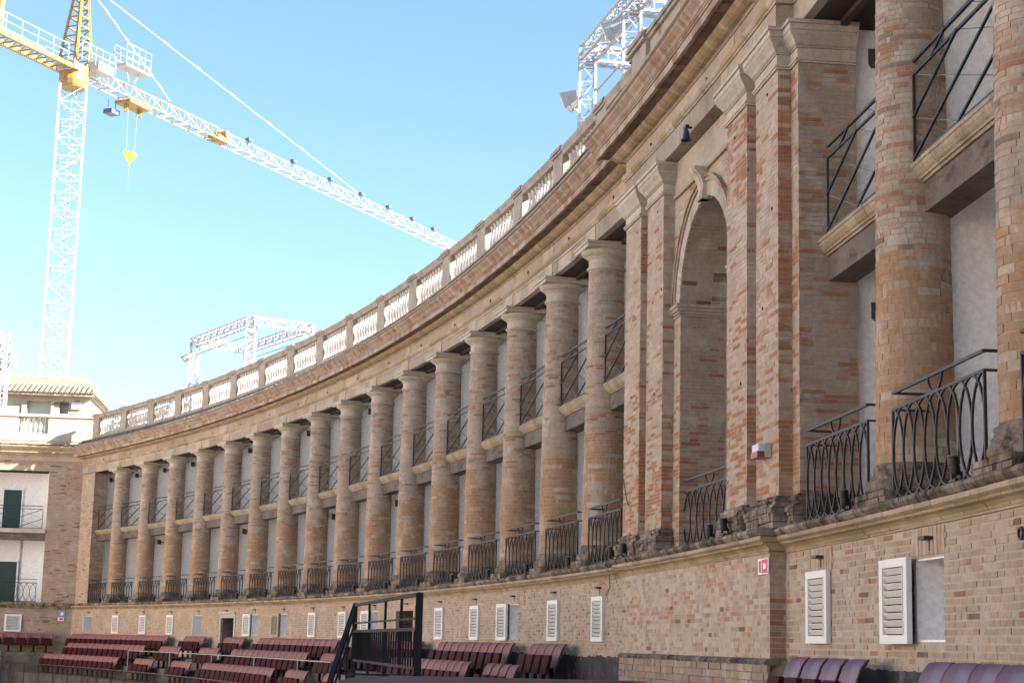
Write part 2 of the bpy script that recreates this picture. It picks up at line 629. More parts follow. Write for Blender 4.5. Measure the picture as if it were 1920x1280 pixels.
# ------------------------------------------------------------------ the arena building
arena = empty('arena_building', P(10, -1, -2.6), 'long curved brick arena with giant columns, two storeys of boxes and roof balustrade', 'building')

PAV0, PAV1 = PC - 1.20, PC + 1.20
O_POD, O_PAV = 0.39, 0.60
WIN = {}
for k in list(range(0, 16)):
    WIN[k] = 'closed'
for k in (3, 5, 6, 9, 13):
    WIN[k] = 'open'
WIN[4] = 'door'; WIN[10] = 'door2'
WLIST = [(-0.66, 'open_dark')] + [(k + 0.365, WIN[k]) for k in range(16)] + [(18.88, 'closed'), (19.935, 'open_near'), (20.94, 'closed'), (21.94, 'closed')]


def hole_of(c, kind):
    if kind == 'door':
        return (c - 0.17, c + 0.29, -1.0, 0.80)
    if kind == 'door2':
        return (c - 0.29, c + 0.23, -1.0, 0.90)
    return (c - 0.122, c + 0.122, 0.12, 0.92)


HOLES = [hole_of(c, k) for c, k in WLIST]


def podium():
    w = MB()
    # core behind the bricks, left open at each window
    for a0, a1, o in ((-1.32, PAV0, O_POD), (PAV0, PAV1, O_PAV), (PAV1, END, O_POD)):
        hs = sorted(h for h in HOLES if a0 < h[0] < a1)
        x = a0
        pr = lambda za, zb: [(o - 0.5, za), (o - 0.003, za), (o - 0.003, zb), (o - 0.5, zb)]
        for h in hs:
            w.sweep(pr(-2.58, 1.25), x, h[0], 0.3)
            w.sweep(pr(h[3], 1.25), h[0], h[1], 0.3)
            w.sweep(pr(-2.58, h[2]), h[0], h[1], 0.3)
            x = h[1]
        w.sweep(pr(-2.58, 1.25), x, a1, 0.3)
    core = w.build('podium_wall', 'mortar_pale', arena)
    b = Bricks()
    b.face(-1.32, PAV0, O_POD, -0.86, 1.22, 'podL', HOLES, proud=0.016, seed=1.0, rough=0.006, gap=0.017, h=0.068, hid=-0.004, lens=(0.36, 0.34, 0.30, 0.18))
    b.build(core)
    b = Bricks()
    b.face(PAV1, 23.0, O_POD, -0.86, 1.22, 'podR', HOLES, proud=0.008, seed=5.0, h=0.070, rough=0.004, gap=0.018, hid=0.0003, lens=(0.32, 0.30, 0.17))
    rows = []
    for rw in b.rows:
        rows.append(rw)
    b.rows = rows
    b.build(core, 300)
    b = Bricks()
    b.face(PAV0, PAV1, O_PAV, -0.10, 1.22, 'podP', (), proud=0.004, seed=9.0, h=0.070, lens=(0.30, 0.16, 0.22), hid=0.002)
    b.face(PAV0, PAV1 + 0.02, O_PAV + 0.05, -1.0, -0.16, 'base', (), proud=0.012, seed=3.0, h=0.10, lens=(0.3, 0.4, 0.2))
    b.side(PAV1, 1, O_POD, O_PAV, -0.10, 1.22, 'jamb', h=0.070)
    b.build(core, 300)
    # tarred skirting with a ragged upper edge
    for a0, a1 in ((8.4, PAV0 - 0.02), (PAV1 + 0.02, 23.0)):
        t = MB()
        n = int((a1 - a0) / 0.012)
        zt = lambda a: -0.17 + 0.09 * nz(a * 1.7, 3, 0) + 0.05 * nz(a * 9, 7, 0) + 0.03 * nz(a * 30, 1, 0)
        vs = []
        for i in range(n + 1):
            a = a0 + (a1 - a0) * i / n
            z = zt(a)
            vs += [P(a, O_POD + 0.022, -0.86), P(a, O_POD + 0.022, z), P(a, O_POD - 0.02, z)]
        t.add(vs, [f for i in range(n) for f in ((3 * i, 3 * i + 3, 3 * i + 4, 3 * i + 1), (3 * i + 1, 3 * i + 4, 3 * i + 5, 3 * i + 2))])
        t.build('tarred_skirting', 'tar', core)
    lm = MB()
    lm.blocks([(O_PAV - 0.1, -0.17), (O_PAV + 0.07, -0.17), (O_PAV + 0.09, -0.13), (O_PAV + 0.05, -0.10), (O_PAV - 0.1, -0.07)], PAV0, PAV1 + 0.025, 0.5, [(0.36, 0.30, 0.23), (0.28, 0.23, 0.18)], 0.008)
    lm.build('base_moulding', 'trim_dirty', core, attr=True)
    # cornice of the podium: broken grey top slab, yellow cyma, thin fillet
    for nm, mt, d, cols in (
            ('cornice_slab', 'trim_dirty', [(-0.3, 1.425), (0.165, 1.425), (0.185, 1.44), (0.215, 1.47), (0.215, 1.50), (0.17, 1.525), (-0.3, 1.535)], [(0.42, 0.35, 0.27), (0.46, 0.38, 0.29), (0.33, 0.27, 0.21)]),
            ('cornice_fascia', 'trim', [(-0.3, 1.352), (0.13, 1.352), (0.165, 1.375), (0.165, 1.422), (-0.3, 1.422)], [(0.46, 0.38, 0.28), (0.42, 0.325, 0.23), (0.37, 0.275, 0.195), (0.44, 0.35, 0.25)]),
            ('cornice_cyma', 'trim', [(-0.3, 1.245), (0.035, 1.245), (0.045, 1.275), (0.075, 1.305), (0.115, 1.325), (0.125, 1.350), (-0.3, 1.350)], [(0.40, 0.305, 0.175), (0.36, 0.27, 0.15), (0.43, 0.335, 0.20)]),
            ('cornice_fillet', 'trim', [(-0.3, 1.222), (0.022, 1.222), (0.028, 1.243), (-0.3, 1.243)], [(0.43, 0.35, 0.24)])):
        c = MB()
        e = max(q[0] for q in d)
        for a0, a1, o in ((-1.36, PAV0, O_POD), (PAV0 - e / KM, PAV1 + e / KM, O_PAV), (PAV1, END, O_POD)):
            c.blocks([(o + x, z) for x, z in d], a0, min(a1, 24.0), 0.30 if 'cyma' in nm else 0.55, cols, 0.008 if 'slab' in nm else 0.003)
            if a1 > 24:
                c.sweep([(o + x, z) for x, z in d], 24.0, a1, 0.5, cols[0])
        c.build(nm, mt, core, attr=True)
    return core


pod = podium()


def slat_meshes():
    out = {}
    for nm, mt in (('shutter', 'shutter'), ('shutter_olive', 'shutter_olive')):
        f = MB()
        w, h = 0.87, 0.84
        for x0, x1, z0, z1 in ((-w / 2, -w / 2 + 0.10, 0, h), (w / 2 - 0.10, w / 2, 0, h), (-w / 2 + 0.10, w / 2 - 0.10, 0, 0.085), (-w / 2 + 0.10, w / 2 - 0.10, h - 0.085, h)):
            f.box(x0, x1, 0, 0.055, z0, z1)
        for x in (-w / 2 + 0.11, w / 2 - 0.125):
            f.box(x, x + 0.015, 0.02, 0.062, 0.088, h - 0.088)
        fm = f.mesh('shutter'); fm.materials.append(MAT[mt])
        s = MB()
        s.box(-w / 2 + 0.125, w / 2 - 0.125, -0.006, 0.006, -0.034, 0.034, Matrix.Rotation(math.radians(-42), 4, 'X'))
        sm = s.mesh('slat'); sm.materials.append(MAT[mt])
        out[nm] = (fm, sm)
    return out


SLM = slat_meshes()


def shutter(M, kind='shutter', parent=None):
    fm, sm = SLM[kind]
    o = inst(fm, 'shutter', parent or arena, M)
    for i in range(9):
        inst(sm, 'slat', o, M @ Matrix.Translation((0, 0.03, 0.127 + i * 0.0735)))
    b = MB()
    for z in (0.07, 0.77):
        b.box(0.43, 0.47, 0.0, 0.05, z - 0.02, z + 0.02)
    b.build('hinge', 'iron', o, M)
    b = MB(); b.box(-0.36, 0.36, -0.004, -0.001, 0.06, 0.78); b.build('slat_gap_shade', 'hole', o, M)  # added black sheet paints in the dark between the slats
    return o


def window_pane(c, dark=False):
    z0, z1 = 0.12, 0.92
    f = MB()
    x = 0.45
    for q in ((-x, -x + 0.02, z0, z1), (x - 0.02, x, z0, z1), (-x, x, z1 - 0.02, z1), (-x, x, z0, z0 + 0.02)):
        f.box(q[0], q[1], -0.36, 0.0, q[2], q[3])
    fr = f.build('window_reveal', 'whitewash', arena, F(c, O_POD - 0.015))
    p = MB()
    p.box(-x, x, -0.40, -0.36, z0, z1)
    p.build('pane', 'hole' if dark else 'pane', fr, F(c, O_POD - 0.015))


hook_b = MB(); hook_b.box(-0.10, 0.10, 0, 0.10, -0.016, 0.016); hook_b.box(-0.012, 0.012, 0.0, 0.02, -0.12, 0)
HOOK = hook_b.mesh('awning_bracket'); HOOK.materials.append(MAT['iron'])
for c, kind in WLIST:
    k = int(math.floor(c))
    if kind == 'closed':
        shutter(F(c, O_POD + 0.006, 0.10))
    elif kind.startswith('open'):
        window_pane(c, kind == 'open_dark')
        if kind == 'open_near':
            M = F(c - 0.085, O_POD + 0.06, 0.10) @ Matrix.Rotation(math.radians(1), 4, 'Z') @ Matrix.Translation((0.47, 0.0, 0))
            shutter(M)
        elif k not in (3, -1):
            M = F(c - 0.09, O_POD + 0.05, 0.10) @ Matrix.Rotation(math.radians(1), 4, 'Z') @ Matrix.Translation((0.46, 0.0, 0))
            shutter(M, 'shutter_olive' if k == 6 else 'shutter')
        else:
            b = MB(); b.box(0.02, 0.06, -0.30, 0.25, 0.14, 0.90)
            b.build('casement', 'shutter', arena, F(c, O_POD))
    else:
        h = hole_of(c, kind)
        M = F((h[0] + h[1]) / 2, O_POD)
        w = (h[1] - h[0]) / 2 * KM
        f = MB()
        d = 0.04
        f.box(-w - 0.16, -w, -0.02, d, -0.86, h[3] + 0.16, M); f.box(w, w + 0.16, -0.02, d, -0.86, h[3] + 0.16, M); f.box(-w, w, -0.02, d, h[3], h[3] + 0.16, M)
        if kind == 'door':
            f.box(-w - 0.22, w + 0.22, -0.02, d + 0.06, h[3] + 0.17, h[3] + 0.24, M)
        fr = f.build('door_surround', 'limewash' if kind == 'door' else 'salmon', arena)
        p = MB(); p.box(-w, w, -0.9, -0.85, -0.86, h[3], M); p.build('doorway', 'hole', fr)
        for x0 in (w - 0.03,):
            p = MB(); p.box(x0, x0 + 0.03, -0.80, -0.05, -0.86, h[3], M); p.build('door_leaf', 'old_wood', fr)
    inst(HOOK, 'awning_bracket', arena, F(c + 0.02, O_POD, 1.10))
    # soldier course over the opening
    if kind not in ('door', 'door2') and c > 11:
        b = MB()
        n = 9
        for i in range(n):
            x = -0.50 + i * 1.0 / n
            b.box(x, x + 0.095, -0.01, 0.008 + random.uniform(0, .006), 0.945, 1.205, col=lerp(PALE, PINK, random.random()))
        b.build('lintel', 'brick', arena, F(c, O_POD), attr=True)

# ------------------------------------------------------------------ columns
def shaft_r(z):
    t = (z - ZB) / SH
    return RB - (RB - RT) * (0.55 * t + 0.45 * t * t)


core_b = MB()
core_b.lathe([(shaft_r(ZB + SH * i / 16) - 0.003, ZB + SH * i / 16) for i in range(17)], 36)
CORE = core_b.mesh('column', True); CORE.materials.append(MAT['mortar'])

capv = [(0.345, 7.50), (0.36, 7.515), (0.392, 7.53), (0.40, 7.55), (0.392, 7.572), (0.365, 7.58), (0.362, 7.60), (0.362, 7.735), (0.385, 7.74), (0.388, 7.765), (0.405, 7.77), (0.41, 7.79), (0.46, 7.81), (0.505, 7.845), (0.525, 7.885), (0.52, 7.905)]
cb = MB(); cb.lathe(capv, 40, col=(1, 1, 1))
CAPM = cb.mesh('capital', True, True); CAPM.materials.append(MAT['capstone'])
try:
    CAPM.set_sharp_from_angle(angle=math.radians(40))
except Exception:
    pass
ab = MB()
ab.box(-0.555, 0.555, -0.53, 0.53, 7.907, 7.985); ab.box(-0.585, 0.585, -0.555, 0.555, 7.985, 8.032)
ABM = ab.mesh('abacus', False, True); ABM.materials.append(MAT['capstone'])

basev = [(0.50, 1.655), (0.525, 1.69), (0.53, 1.73), (0.515, 1.77), (0.485, 1.795), (0.475, 1.80), (0.475, 1.825), (0.455, 1.84), (0.445, 1.87), (0.455, 1.885), (0.46, 1.905), (0.452, 1.925), (0.43, 1.94), (0.42, 1.965)]


def base_mesh(seed):
    random.seed(seed)
    b = MB()
    b.lathe(basev, 32)
    me = b.mesh('base', True)
    for v in me.vertices:                       # eaten-away mouldings
        d = nz(v.co.x * 6 + seed, v.co.y * 6, v.co.z * 9) * 0.035
        r = math.hypot(v.co.x, v.co.y)
        v.co.x *= 1 + d / r; v.co.y *= 1 + d / r
    me.materials.append(MAT['mossy'])
    return me


BASES = [base_mesh(i) for i in range(4)]


def plinth_mesh(seed):
    rs = random.Random(seed)
    b = MB()
    b.box(-0.51, 0.51, -0.50, 0.50, 1.46, 1.655, col=(0.36, 0.30, 0.24))
    for j, (z0, z1) in enumerate(((1.47, 1.525), (1.535, 1.59), (1.60, 1.655))):
        for sx in (0, 1):
            x = -0.52
            while x < 0.50:
                L = rs.choice((0.14, 0.27, 0.2)); x1 = min(x + L, 0.52)
                c = lerp(lerp(PALE, PINK, rs.random()), DARK, 0.35 * rs.random())
                p = rs.uniform(0.012, 0.026)
                if sx == 0:
                    b.box(x, x1 - 0.012, 0.48, 0.50 + p, z0, z1, col=c)
                else:
                    b.box(-0.51 - p, -0.49, x, min(x1 - 0.012, 0.515), z0, z1, col=c)
                x = x1
    me = b.mesh('plinth', False, True); me.materials.append(MAT['trim_dirty'])
    return me


PLINTHS = [plinth_mesh(i) for i in range(4)]
random.seed(21)


def arc_brick(phi):
    """unit brick: radius 1, height 1, angle phi centred on +y"""
    b = MB(); n = 4
    vs = []
    for z in (0, 1):
        for r in (0.92, 1.0):
            for i in range(n + 1):
                t = PI / 2 + phi * (i / n - 0.5)
                vs.append((r * math.cos(t), r * math.sin(t), z))
    q = n + 1
    fs = []
    for i in range(n):
        fs.append((q + i, q + i + 1, 3 * q + i + 1, 3 * q + i))           # outer
        fs.append((i, i + 1, q + i + 1, q + i))                           # bottom
        fs.append((2 * q + i, 3 * q + i, 3 * q + i + 1, 2 * q + i + 1))   # top
    fs.append((0, q, 3 * q, 2 * q)); fs.append((n, 2 * q + n, 3 * q + n, q + n))
    b.add(vs, fs)
    return b


ANG = {0: math.radians(50), 1: math.radians(38), 2: math.radians(25)}
ARC = {}
for k_, v_ in ANG.items():
    me_ = arc_brick(v_ - 0.03).mesh('brick', False); me_.materials.append(MAT['brick_one']); ARC[k_] = me_
ARCV = {k_: (np.array(arc_brick(v_ - 0.03).v), arc_brick(v_ - 0.03).f) for k_, v_ in ANG.items()}


def column_rows(seed):
    rs = random.Random(seed)
    rows = []
    z = ZB + 0.01 - 0.06
    h = 0.06
    while True:
        z += h
        h = 0.084 if (z - ZB) / SH < 0.34 + 0.05 * math.sin(seed * 5.1) else 0.060
        if z + h > 7.51:
            break
        phi = rs.uniform(0, 2 * PI)
        end = phi + 2 * PI
        while phi < end - 0.05:
            k = rs.choice((0, 0, 1, 1, 2))
            if end - phi < ANG[k]:
                k = 2 if end - phi < ANG[1] else 1
            if end - phi < ANG[2] * 0.9:
                break
            pr = rs.uniform(0, 0.005) - (0.004 if rs.random() < 0.15 else 0)
            c = brick_col('column', seed * 3.1 + phi * 0.4, z, seed * 2.3)
            rows.append((k, phi + ANG[k] / 2, z, shaft_r(z) + pr, h - rs.uniform(0.006, 0.010), c))
            phi += ANG[k]
    return rows


def column_stuff(rows, nm='brickwork'):
    vs, fs, cs, b = [], [], [], 0
    for k, ph, z, r, h, c in rows:
        V, Fc = ARCV[k]
        ca, sa = math.cos(ph - PI / 2), math.sin(ph - PI / 2)
        X = np.empty_like(V)
        X[:, 0] = r * (V[:, 0] * ca - V[:, 1] * sa); X[:, 1] = r * (V[:, 0] * sa + V[:, 1] * ca); X[:, 2] = z + h * V[:, 2]
        vs.append(X)
        fs.append(np.array(Fc) + b); cs.append(np.tile(c, (len(Fc), 1))); b += len(V)
    return np.concatenate(vs), np.concatenate(fs), np.concatenate(cs)


VARI = []
for s_ in range(5):
    v_, f_, c_ = column_stuff(column_rows(s_ + 1))
    o_ = fast_mesh('brickwork', v_, f_, c_, 'brick')
    VARI.append(o_.data)
    bpy.data.objects.remove(o_)

for i, a in enumerate(COLS):
    M = F(a)
    near = a in (15.0, 19.52, 20.52)
    Mr = M @ Matrix.Rotation(random.uniform(0, 6.28), 4, 'Z')
    col = inst(CORE, 'column', arena, Mr)
    inst(CAPM, 'capital', col, M); inst(ABM, 'abacus', col, M)
    inst(BASES[i % 4], 'base', col, M @ Matrix.Rotation(i * 0.9, 4, 'Z')); inst(PLINTHS[i % 4], 'plinth', col, M)
    if not near:
        tag(inst(VARI[i % 5], 'brickwork', col, Mr), kind='stuff')
    else:
        rows = column_rows(40 + i)
        inv = M.inverted()
        eye = inv @ Vector((0, 0, 0))
        face = math.atan2(eye.y, eye.x)
        def vis(rw):
            w = M @ Vector((math.cos(rw[1]) * 0.4, math.sin(rw[1]) * 0.4, rw[2]))
            yc = w.y * math.cos(PITCH) + w.z * math.sin(PITCH)
            v = (-w.y * math.sin(PITCH) + w.z * math.cos(PITCH)) / yc * 3278
            u = w.x / yc * 3278
            return math.cos(rw[1] - face) * (1 if abs(v) < 660 and u < 985 else -1) * (0.6 + 0.4 * ANG[rw[0]])
        order = sorted(rows, key=vis, reverse=True)
        for k, ph, z, r, h, c in order[:300]:
            m = M @ Matrix.Rotation(ph - PI / 2, 4, 'Z') @ Matrix.Translation((0, 0, z)) @ Matrix.Diagonal((r, r, h, 1))
            b = inst(ARC[k], 'brick', col, m)
            b.color = c + (1,)
        v_, f_, c_ = column_stuff(order[300:])
        tag(fast_mesh('brickwork', v_, f_, c_, 'brick', col, M), kind='stuff')
random.seed(33)

# ------------------------------------------------------------------ inside the boxes: floors, ceilings, white partitions, beams
def interior():  # floors and rear ceiling are whitened out of sight to brighten the boxes
    b = MB(); b.sweep([(-3.2, -2.58), (-3.0, -2.58), (-3.0, 9.6), (-3.2, 9.6)], -1.2, END, 0.5); b.build('back_wall', 'whitewash', arena)
    b = MB(); b.sweep([(-3.0, 1.30), (0.30, 1.30), (0.30, 1.50), (-3.0, 1.50)], -1.2, END, 0.5); b.build('gallery_floor', 'whitewash', arena)
    for a0, a1 in ((-0.9, PC - 0.85), (PC + 0.85, END)):
        b = MB(); b.sweep([(-3.0, 4.90), (-0.36, 4.90), (-0.36, 5.12), (-3.0, 5.12)], a0, a1, 0.5); b.build('upper_floor', 'whitewash', arena)
    b = MB(); b.sweep([(-3.0, 8.05), (-0.71, 8.05), (-0.71, 8.20), (-3.0, 8.20)], -1.2, END, 0.5); b.build('rear_ceiling', 'whitewash', arena)
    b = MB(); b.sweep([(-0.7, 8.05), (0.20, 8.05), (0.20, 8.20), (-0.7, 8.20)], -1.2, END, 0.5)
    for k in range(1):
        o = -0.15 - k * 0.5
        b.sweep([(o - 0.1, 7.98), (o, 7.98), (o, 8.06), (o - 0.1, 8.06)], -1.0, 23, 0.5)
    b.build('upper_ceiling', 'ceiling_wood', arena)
    pm = MB(); pm.box(-0.07, 0.07, -3.0, -0.12, 1.5, 4.90); pm.box(-0.07, 0.07, -3.0, -0.12, 5.12, 8.05)
    PM = pm.mesh('partition'); PM.materials.append(MAT['whitewash'])
    for a in COLS:
        inst(PM, 'partition', arena, F(a))
    for a in (-0.95, PC - 1.45, PC + 1.30):
        m2 = MB(); m2.box(-0.07, 0.07, -3.0, -0.41, 1.5, 4.90); m2.box(-0.07, 0.07, -3.0, -0.41, 5.12, 8.05)
        m2.build('partition', 'whitewash', arena, F(a))
    b = MB(); b.box(-0.07, 0.07, -3.0, -0.41, 1.5, 8.05); b.build('partition', 'whitewash', arena, F(PC - 0.62))
    # one wooden floor beam with stone nosing per bay
    bm = MB(); bm.box(-1.835, 1.835, -0.36, -0.005, 4.63, 4.945)
    BM = bm.mesh('floor_beam'); BM.materials.append(MAT['old_wood'])
    BAYS = [(-0.82, 0.0)] + [(float(k), k + 1.0) for k in range(15)] + [(15.0, PC - 1.36), (PC + 1.36, 19.52), (19.52, 20.52), (20.52, 21.52), (21.52, 22.52)]
    nm = []
    for s in range(3):
        n = MB(); x = -1.835
        while x < 1.83:
            L = random.uniform(0.2, 0.45); x1 = min(x + L, 1.835); j = random.uniform(-.004, .004)
            v = random.uniform(0.85, 1.1); c = tuple(q * v for q in random.choice([(0.40, 0.32, 0.22), (0.43, 0.355, 0.255), (0.36, 0.28, 0.19)]))
            pr = [(-0.36, 4.95), (0.02, 4.95), (0.03, 4.975), (0.055, 4.98), (0.06, 5.0), (0.085, 5.02), (0.115, 5.065), (0.125, 5.10), (0.14, 5.11), (0.14, 5.15), (-0.36, 5.16)]
            q = [(xx, o + j, z) for xx in (x, x1 - 0.004) for o, z in pr]
            m = len(pr)
            n.add(q, [(k, (k + 1) % m, m + (k + 1) % m, m + k) for k in range(m)] + [tuple(range(m)), tuple(range(2 * m - 1, m - 1, -1))], c)
            x = x1
        me = n.mesh('nosing', False, True); me.materials.append(MAT['trim']); nm.append(me)
    for i, (p, q) in enumerate(BAYS):
        M = F((p + q) / 2) @ Matrix.Diagonal(((q - p), 1, 1, 1))
        o = inst(BM, 'floor_beam', arena, M)
        inst(nm[i % 3], 'nosing', o, M)
    return BAYS


BAYS = interior()

# ------------------------------------------------------------------ balcony railings
def ell(cx, hw, zc, hz, t0, t1, n=14):
    return [(cx + hw * math.cos(t0 + (t1 - t0) * i / n), 0, zc + hz * math.sin(t0 + (t1 - t0) * i / n)) for i in range(n + 1)]


def railings():
    # lower: interlaced tall hoops, belly rail, handrail with a half ring; front plane y = 0.40
    X = 1.36
    fr = MB()
    y = 0.40
    for z in (1.555, 2.485):
        fr.bar((-X, y, z), (X, y, z), 0.026)
    fr.bar((-X, y, 2.66), (X, y, 2.66), 0.030)
    for x in (-X, X):
        fr.bar((x, y, 1.52), (x, y, 2.485), 0.028)
        fr.bar((x, y, 2.485), (x, 0.02, 2.485), 0.022)
        fr.bar((x, y, 2.66), (x * 1.0, 0.05, 2.66), 0.026)
    ring = [(0.21 * math.cos(t), y, 2.66 + 0.17 * math.sin(t)) for t in np.linspace(PI, 2 * PI, 11)]
    fr.path(ring, 0.022)
    FR = fr.mesh('balcony_railing'); FR.materials.append(MAT['iron'])
    n = 8
    p = 2 * X / n
    zc, hz = 2.02, 0.465
    hp = MB()
    hp.path([(x, 0, z) for x, _, z in ell(0, p, zc, hz, 0, 2 * PI, 22)], 0.022)
    HP = hp.mesh('hoop'); HP.materials.append(MAT['iron'])
    hl = MB(); hl.path(ell(0, p, zc, hz, -PI / 2, PI / 2, 12), 0.022); HL = hl.mesh('hoop'); HL.materials.append(MAT['iron'])
    hr = MB(); hr.path(ell(0, p, zc, hz, PI / 2, 1.5 * PI, 12), 0.022); HR = hr.mesh('hoop'); HR.materials.append(MAT['iron'])
    al = MB()
    for i in range(1, n):
        al.path([(-X + i * p + (x), 0.40, z) for x, _, z in ell(0, p, zc, hz, 0, 2 * PI, 18)], 0.022)
    al.path([(-X + x, 0.40, z) for x, _, z in ell(0, p, zc, hz, -PI / 2, PI / 2, 10)], 0.022)
    al.path([(X + x, 0.40, z) for x, _, z in ell(0, p, zc, hz, PI / 2, 1.5 * PI, 10)], 0.022)
    AL = al.mesh('hoops'); AL.materials.append(MAT['iron'])
    # upper: lattice of long diagonals between two rails
    uf = MB(); y = 0.10
    Xu = 1.43
    uf.bar((-Xu, y, 6.14), (Xu, y, 6.14), 0.030)
    uf.bar((-Xu, y, 6.29), (Xu, y, 6.29), 0.034)
    uf.bar((-Xu, y, 5.19), (Xu, y, 5.19), 0.026)
    for x in (-Xu, Xu):
        uf.bar((x, y, 5.15), (x, y, 6.14), 0.028)
    UF = uf.mesh('balcony_railing'); UF.materials.append(MAT['iron'])
    ud = MB(); ut = MB()
    for (x0, z0, x1, z1) in ((Xu, 5.19, -Xu, 6.14), (Xu, 5.66, 0.0, 6.14), (0.0, 5.19, -Xu, 5.66), (Xu * 0.55, 6.14, Xu * 0.25, 6.29)):
        ud.bar((x0, y + 0.012, z0), (x1, y + 0.012, z1), 0.026)
        ut.bar((-x0, y - 0.014, z0), (-x1, y - 0.014, z1), 0.011)
    UD = ud.mesh('diagonal_bars'); UD.materials.append(MAT['iron'])
    UT = ut.mesh('cross_wires'); UT.materials.append(MAT['wire_grey'])
    for i, (p0, p1) in enumerate(BAYS):
        M = F((p0 + p1) / 2) @ Matrix.Diagonal(((p1 - p0), 1, 1, 1))
        o = inst(FR, 'balcony_railing', arena, M)
        if p0 in (15.0, 19.52) or abs(p1 - 19.52) < 1e-6:
            for k in range(n + 1):
                inst(HP if 0 < k < n else (HL if k == 0 else HR), 'hoop', o, M @ Matrix.Translation((-X + k * p, 0.40, 0)))
        else:
            inst(AL, 'hoops', o, M)
        o = inst(UF, 'balcony_railing', arena, M)
        inst(UD, 'diagonal_bars', o, M); inst(UT, 'cross_wires', o, M)
    # rail in the arch
    M = F(PC, -0.12) @ Matrix.Diagonal((1.16, 1, 1, 1))
    o = inst(FR, 'balcony_railing', arena, M); inst(AL, 'hoops', o, M)
    return FR, AL, UF, UD, UT


RAILS = railings()

# ------------------------------------------------------------------ gate pavilion: paired pilasters, arch, deep outer piers
OP, OR, OB = 0.55, 0.36, -0.40          # pilaster face, recessed wall face, back of the piers


def sq_stack(b, a0, a1, o_face, o_back, levels, col, cols=None):
    """stacked slabs round a pilaster: levels of (projection, z0, z1)"""
    for e, z0, z1 in levels:
        b.sweep([(o_back, z0), (o_face + e, z0), (o_face + e, z1), (o_back, z1)], a0 - e / KM, a1 + e / KM, 0.5, random.choice(cols) if cols else col)


def taper(b, a0, a1, o_face, o_back, e0, z0, e1, z1, col):
    q = []
    for e, z in ((e0, z0), (e1, z1)):
        q += [P(a0 - e / KM, o_back, z), P(a1 + e / KM, o_back, z), P(a1 + e / KM, o_face + e, z), P(a0 - e / KM, o_face + e, z)]
    b.hexa(q, col)


CAPC = [(1, 1, 1), (0.93, 0.92, 0.9), (1.04, 1.02, 0.98)]


def pilaster(a0, a1, of, ob, single=0, deep=False):
    c = MB()
    e = 0.003
    c.sweep([(ob, 1.66), (of - e, 1.66), (of - e, 8.03), (ob, 8.03)], a0 + e / KM, a1 - e / KM, 0.5)
    p = c.build('pilaster', 'mortar', arena)
    b = Bricks()
    sd = a0 * 3.3
    b.face(a0, a1, of, 1.93, 7.50, 'pav', (), seed=sd)
    b.side(a1, 1, ob + 0.01, of, 1.93, 7.50, 'jamb' if deep else 'pav', seed=sd + 2)
    b.side(a0, -1, ob + 0.01, of, 1.93, 7.50, 'jamb' if deep else 'pav', seed=sd + 2)
    b.build(p, single)
    k = MB()
    sq_stack(k, a0, a1, of, ob, [(0.03, 7.50, 7.525), (0.045, 7.527, 7.555), (0.012, 7.557, 7.70), (0.03, 7.702, 7.725), (0.045, 7.727, 7.745)], None, CAPC)
    taper(k, a0, a1, of, ob, 0.05, 7.747, 0.075, 7.79, (1, 1, 1)); taper(k, a0, a1, of, ob, 0.075, 7.791, 0.125, 7.85, (1, 1, 1)); taper(k, a0, a1, of, ob, 0.125, 7.851, 0.145, 7.895, (0.97, 0.96, 0.94))
    sq_stack(k, a0, a1, of, ob, [(0.15, 7.90, 7.98), (0.175, 7.982, 8.034)], None, CAPC)
    k.build('capital', 'capstone', p, attr=True)
    g = MB()
    g1 = [(0.36, 0.30, 0.24), (0.42, 0.34, 0.26), (0.30, 0.25, 0.20)]
    for e_, z0, z1 in ((0.115, 1.51, 1.585), (0.118, 1.59, 1.66), (0.12, 1.665, 1.71), (0.135, 1.712, 1.77), (0.10, 1.772, 1.80), (0.06, 1.802, 1.85), (0.075, 1.852, 1.89), (0.03, 1.892, 1.93)):
        g.blocks([(ob, z0), (of + e_, z0), (of + e_, z1), (ob, z1)], a0 - e_ / KM, a1 + e_ / KM, 0.27, g1, 0.012)
    g.build('base', 'trim_dirty', p, attr=True)
    return p


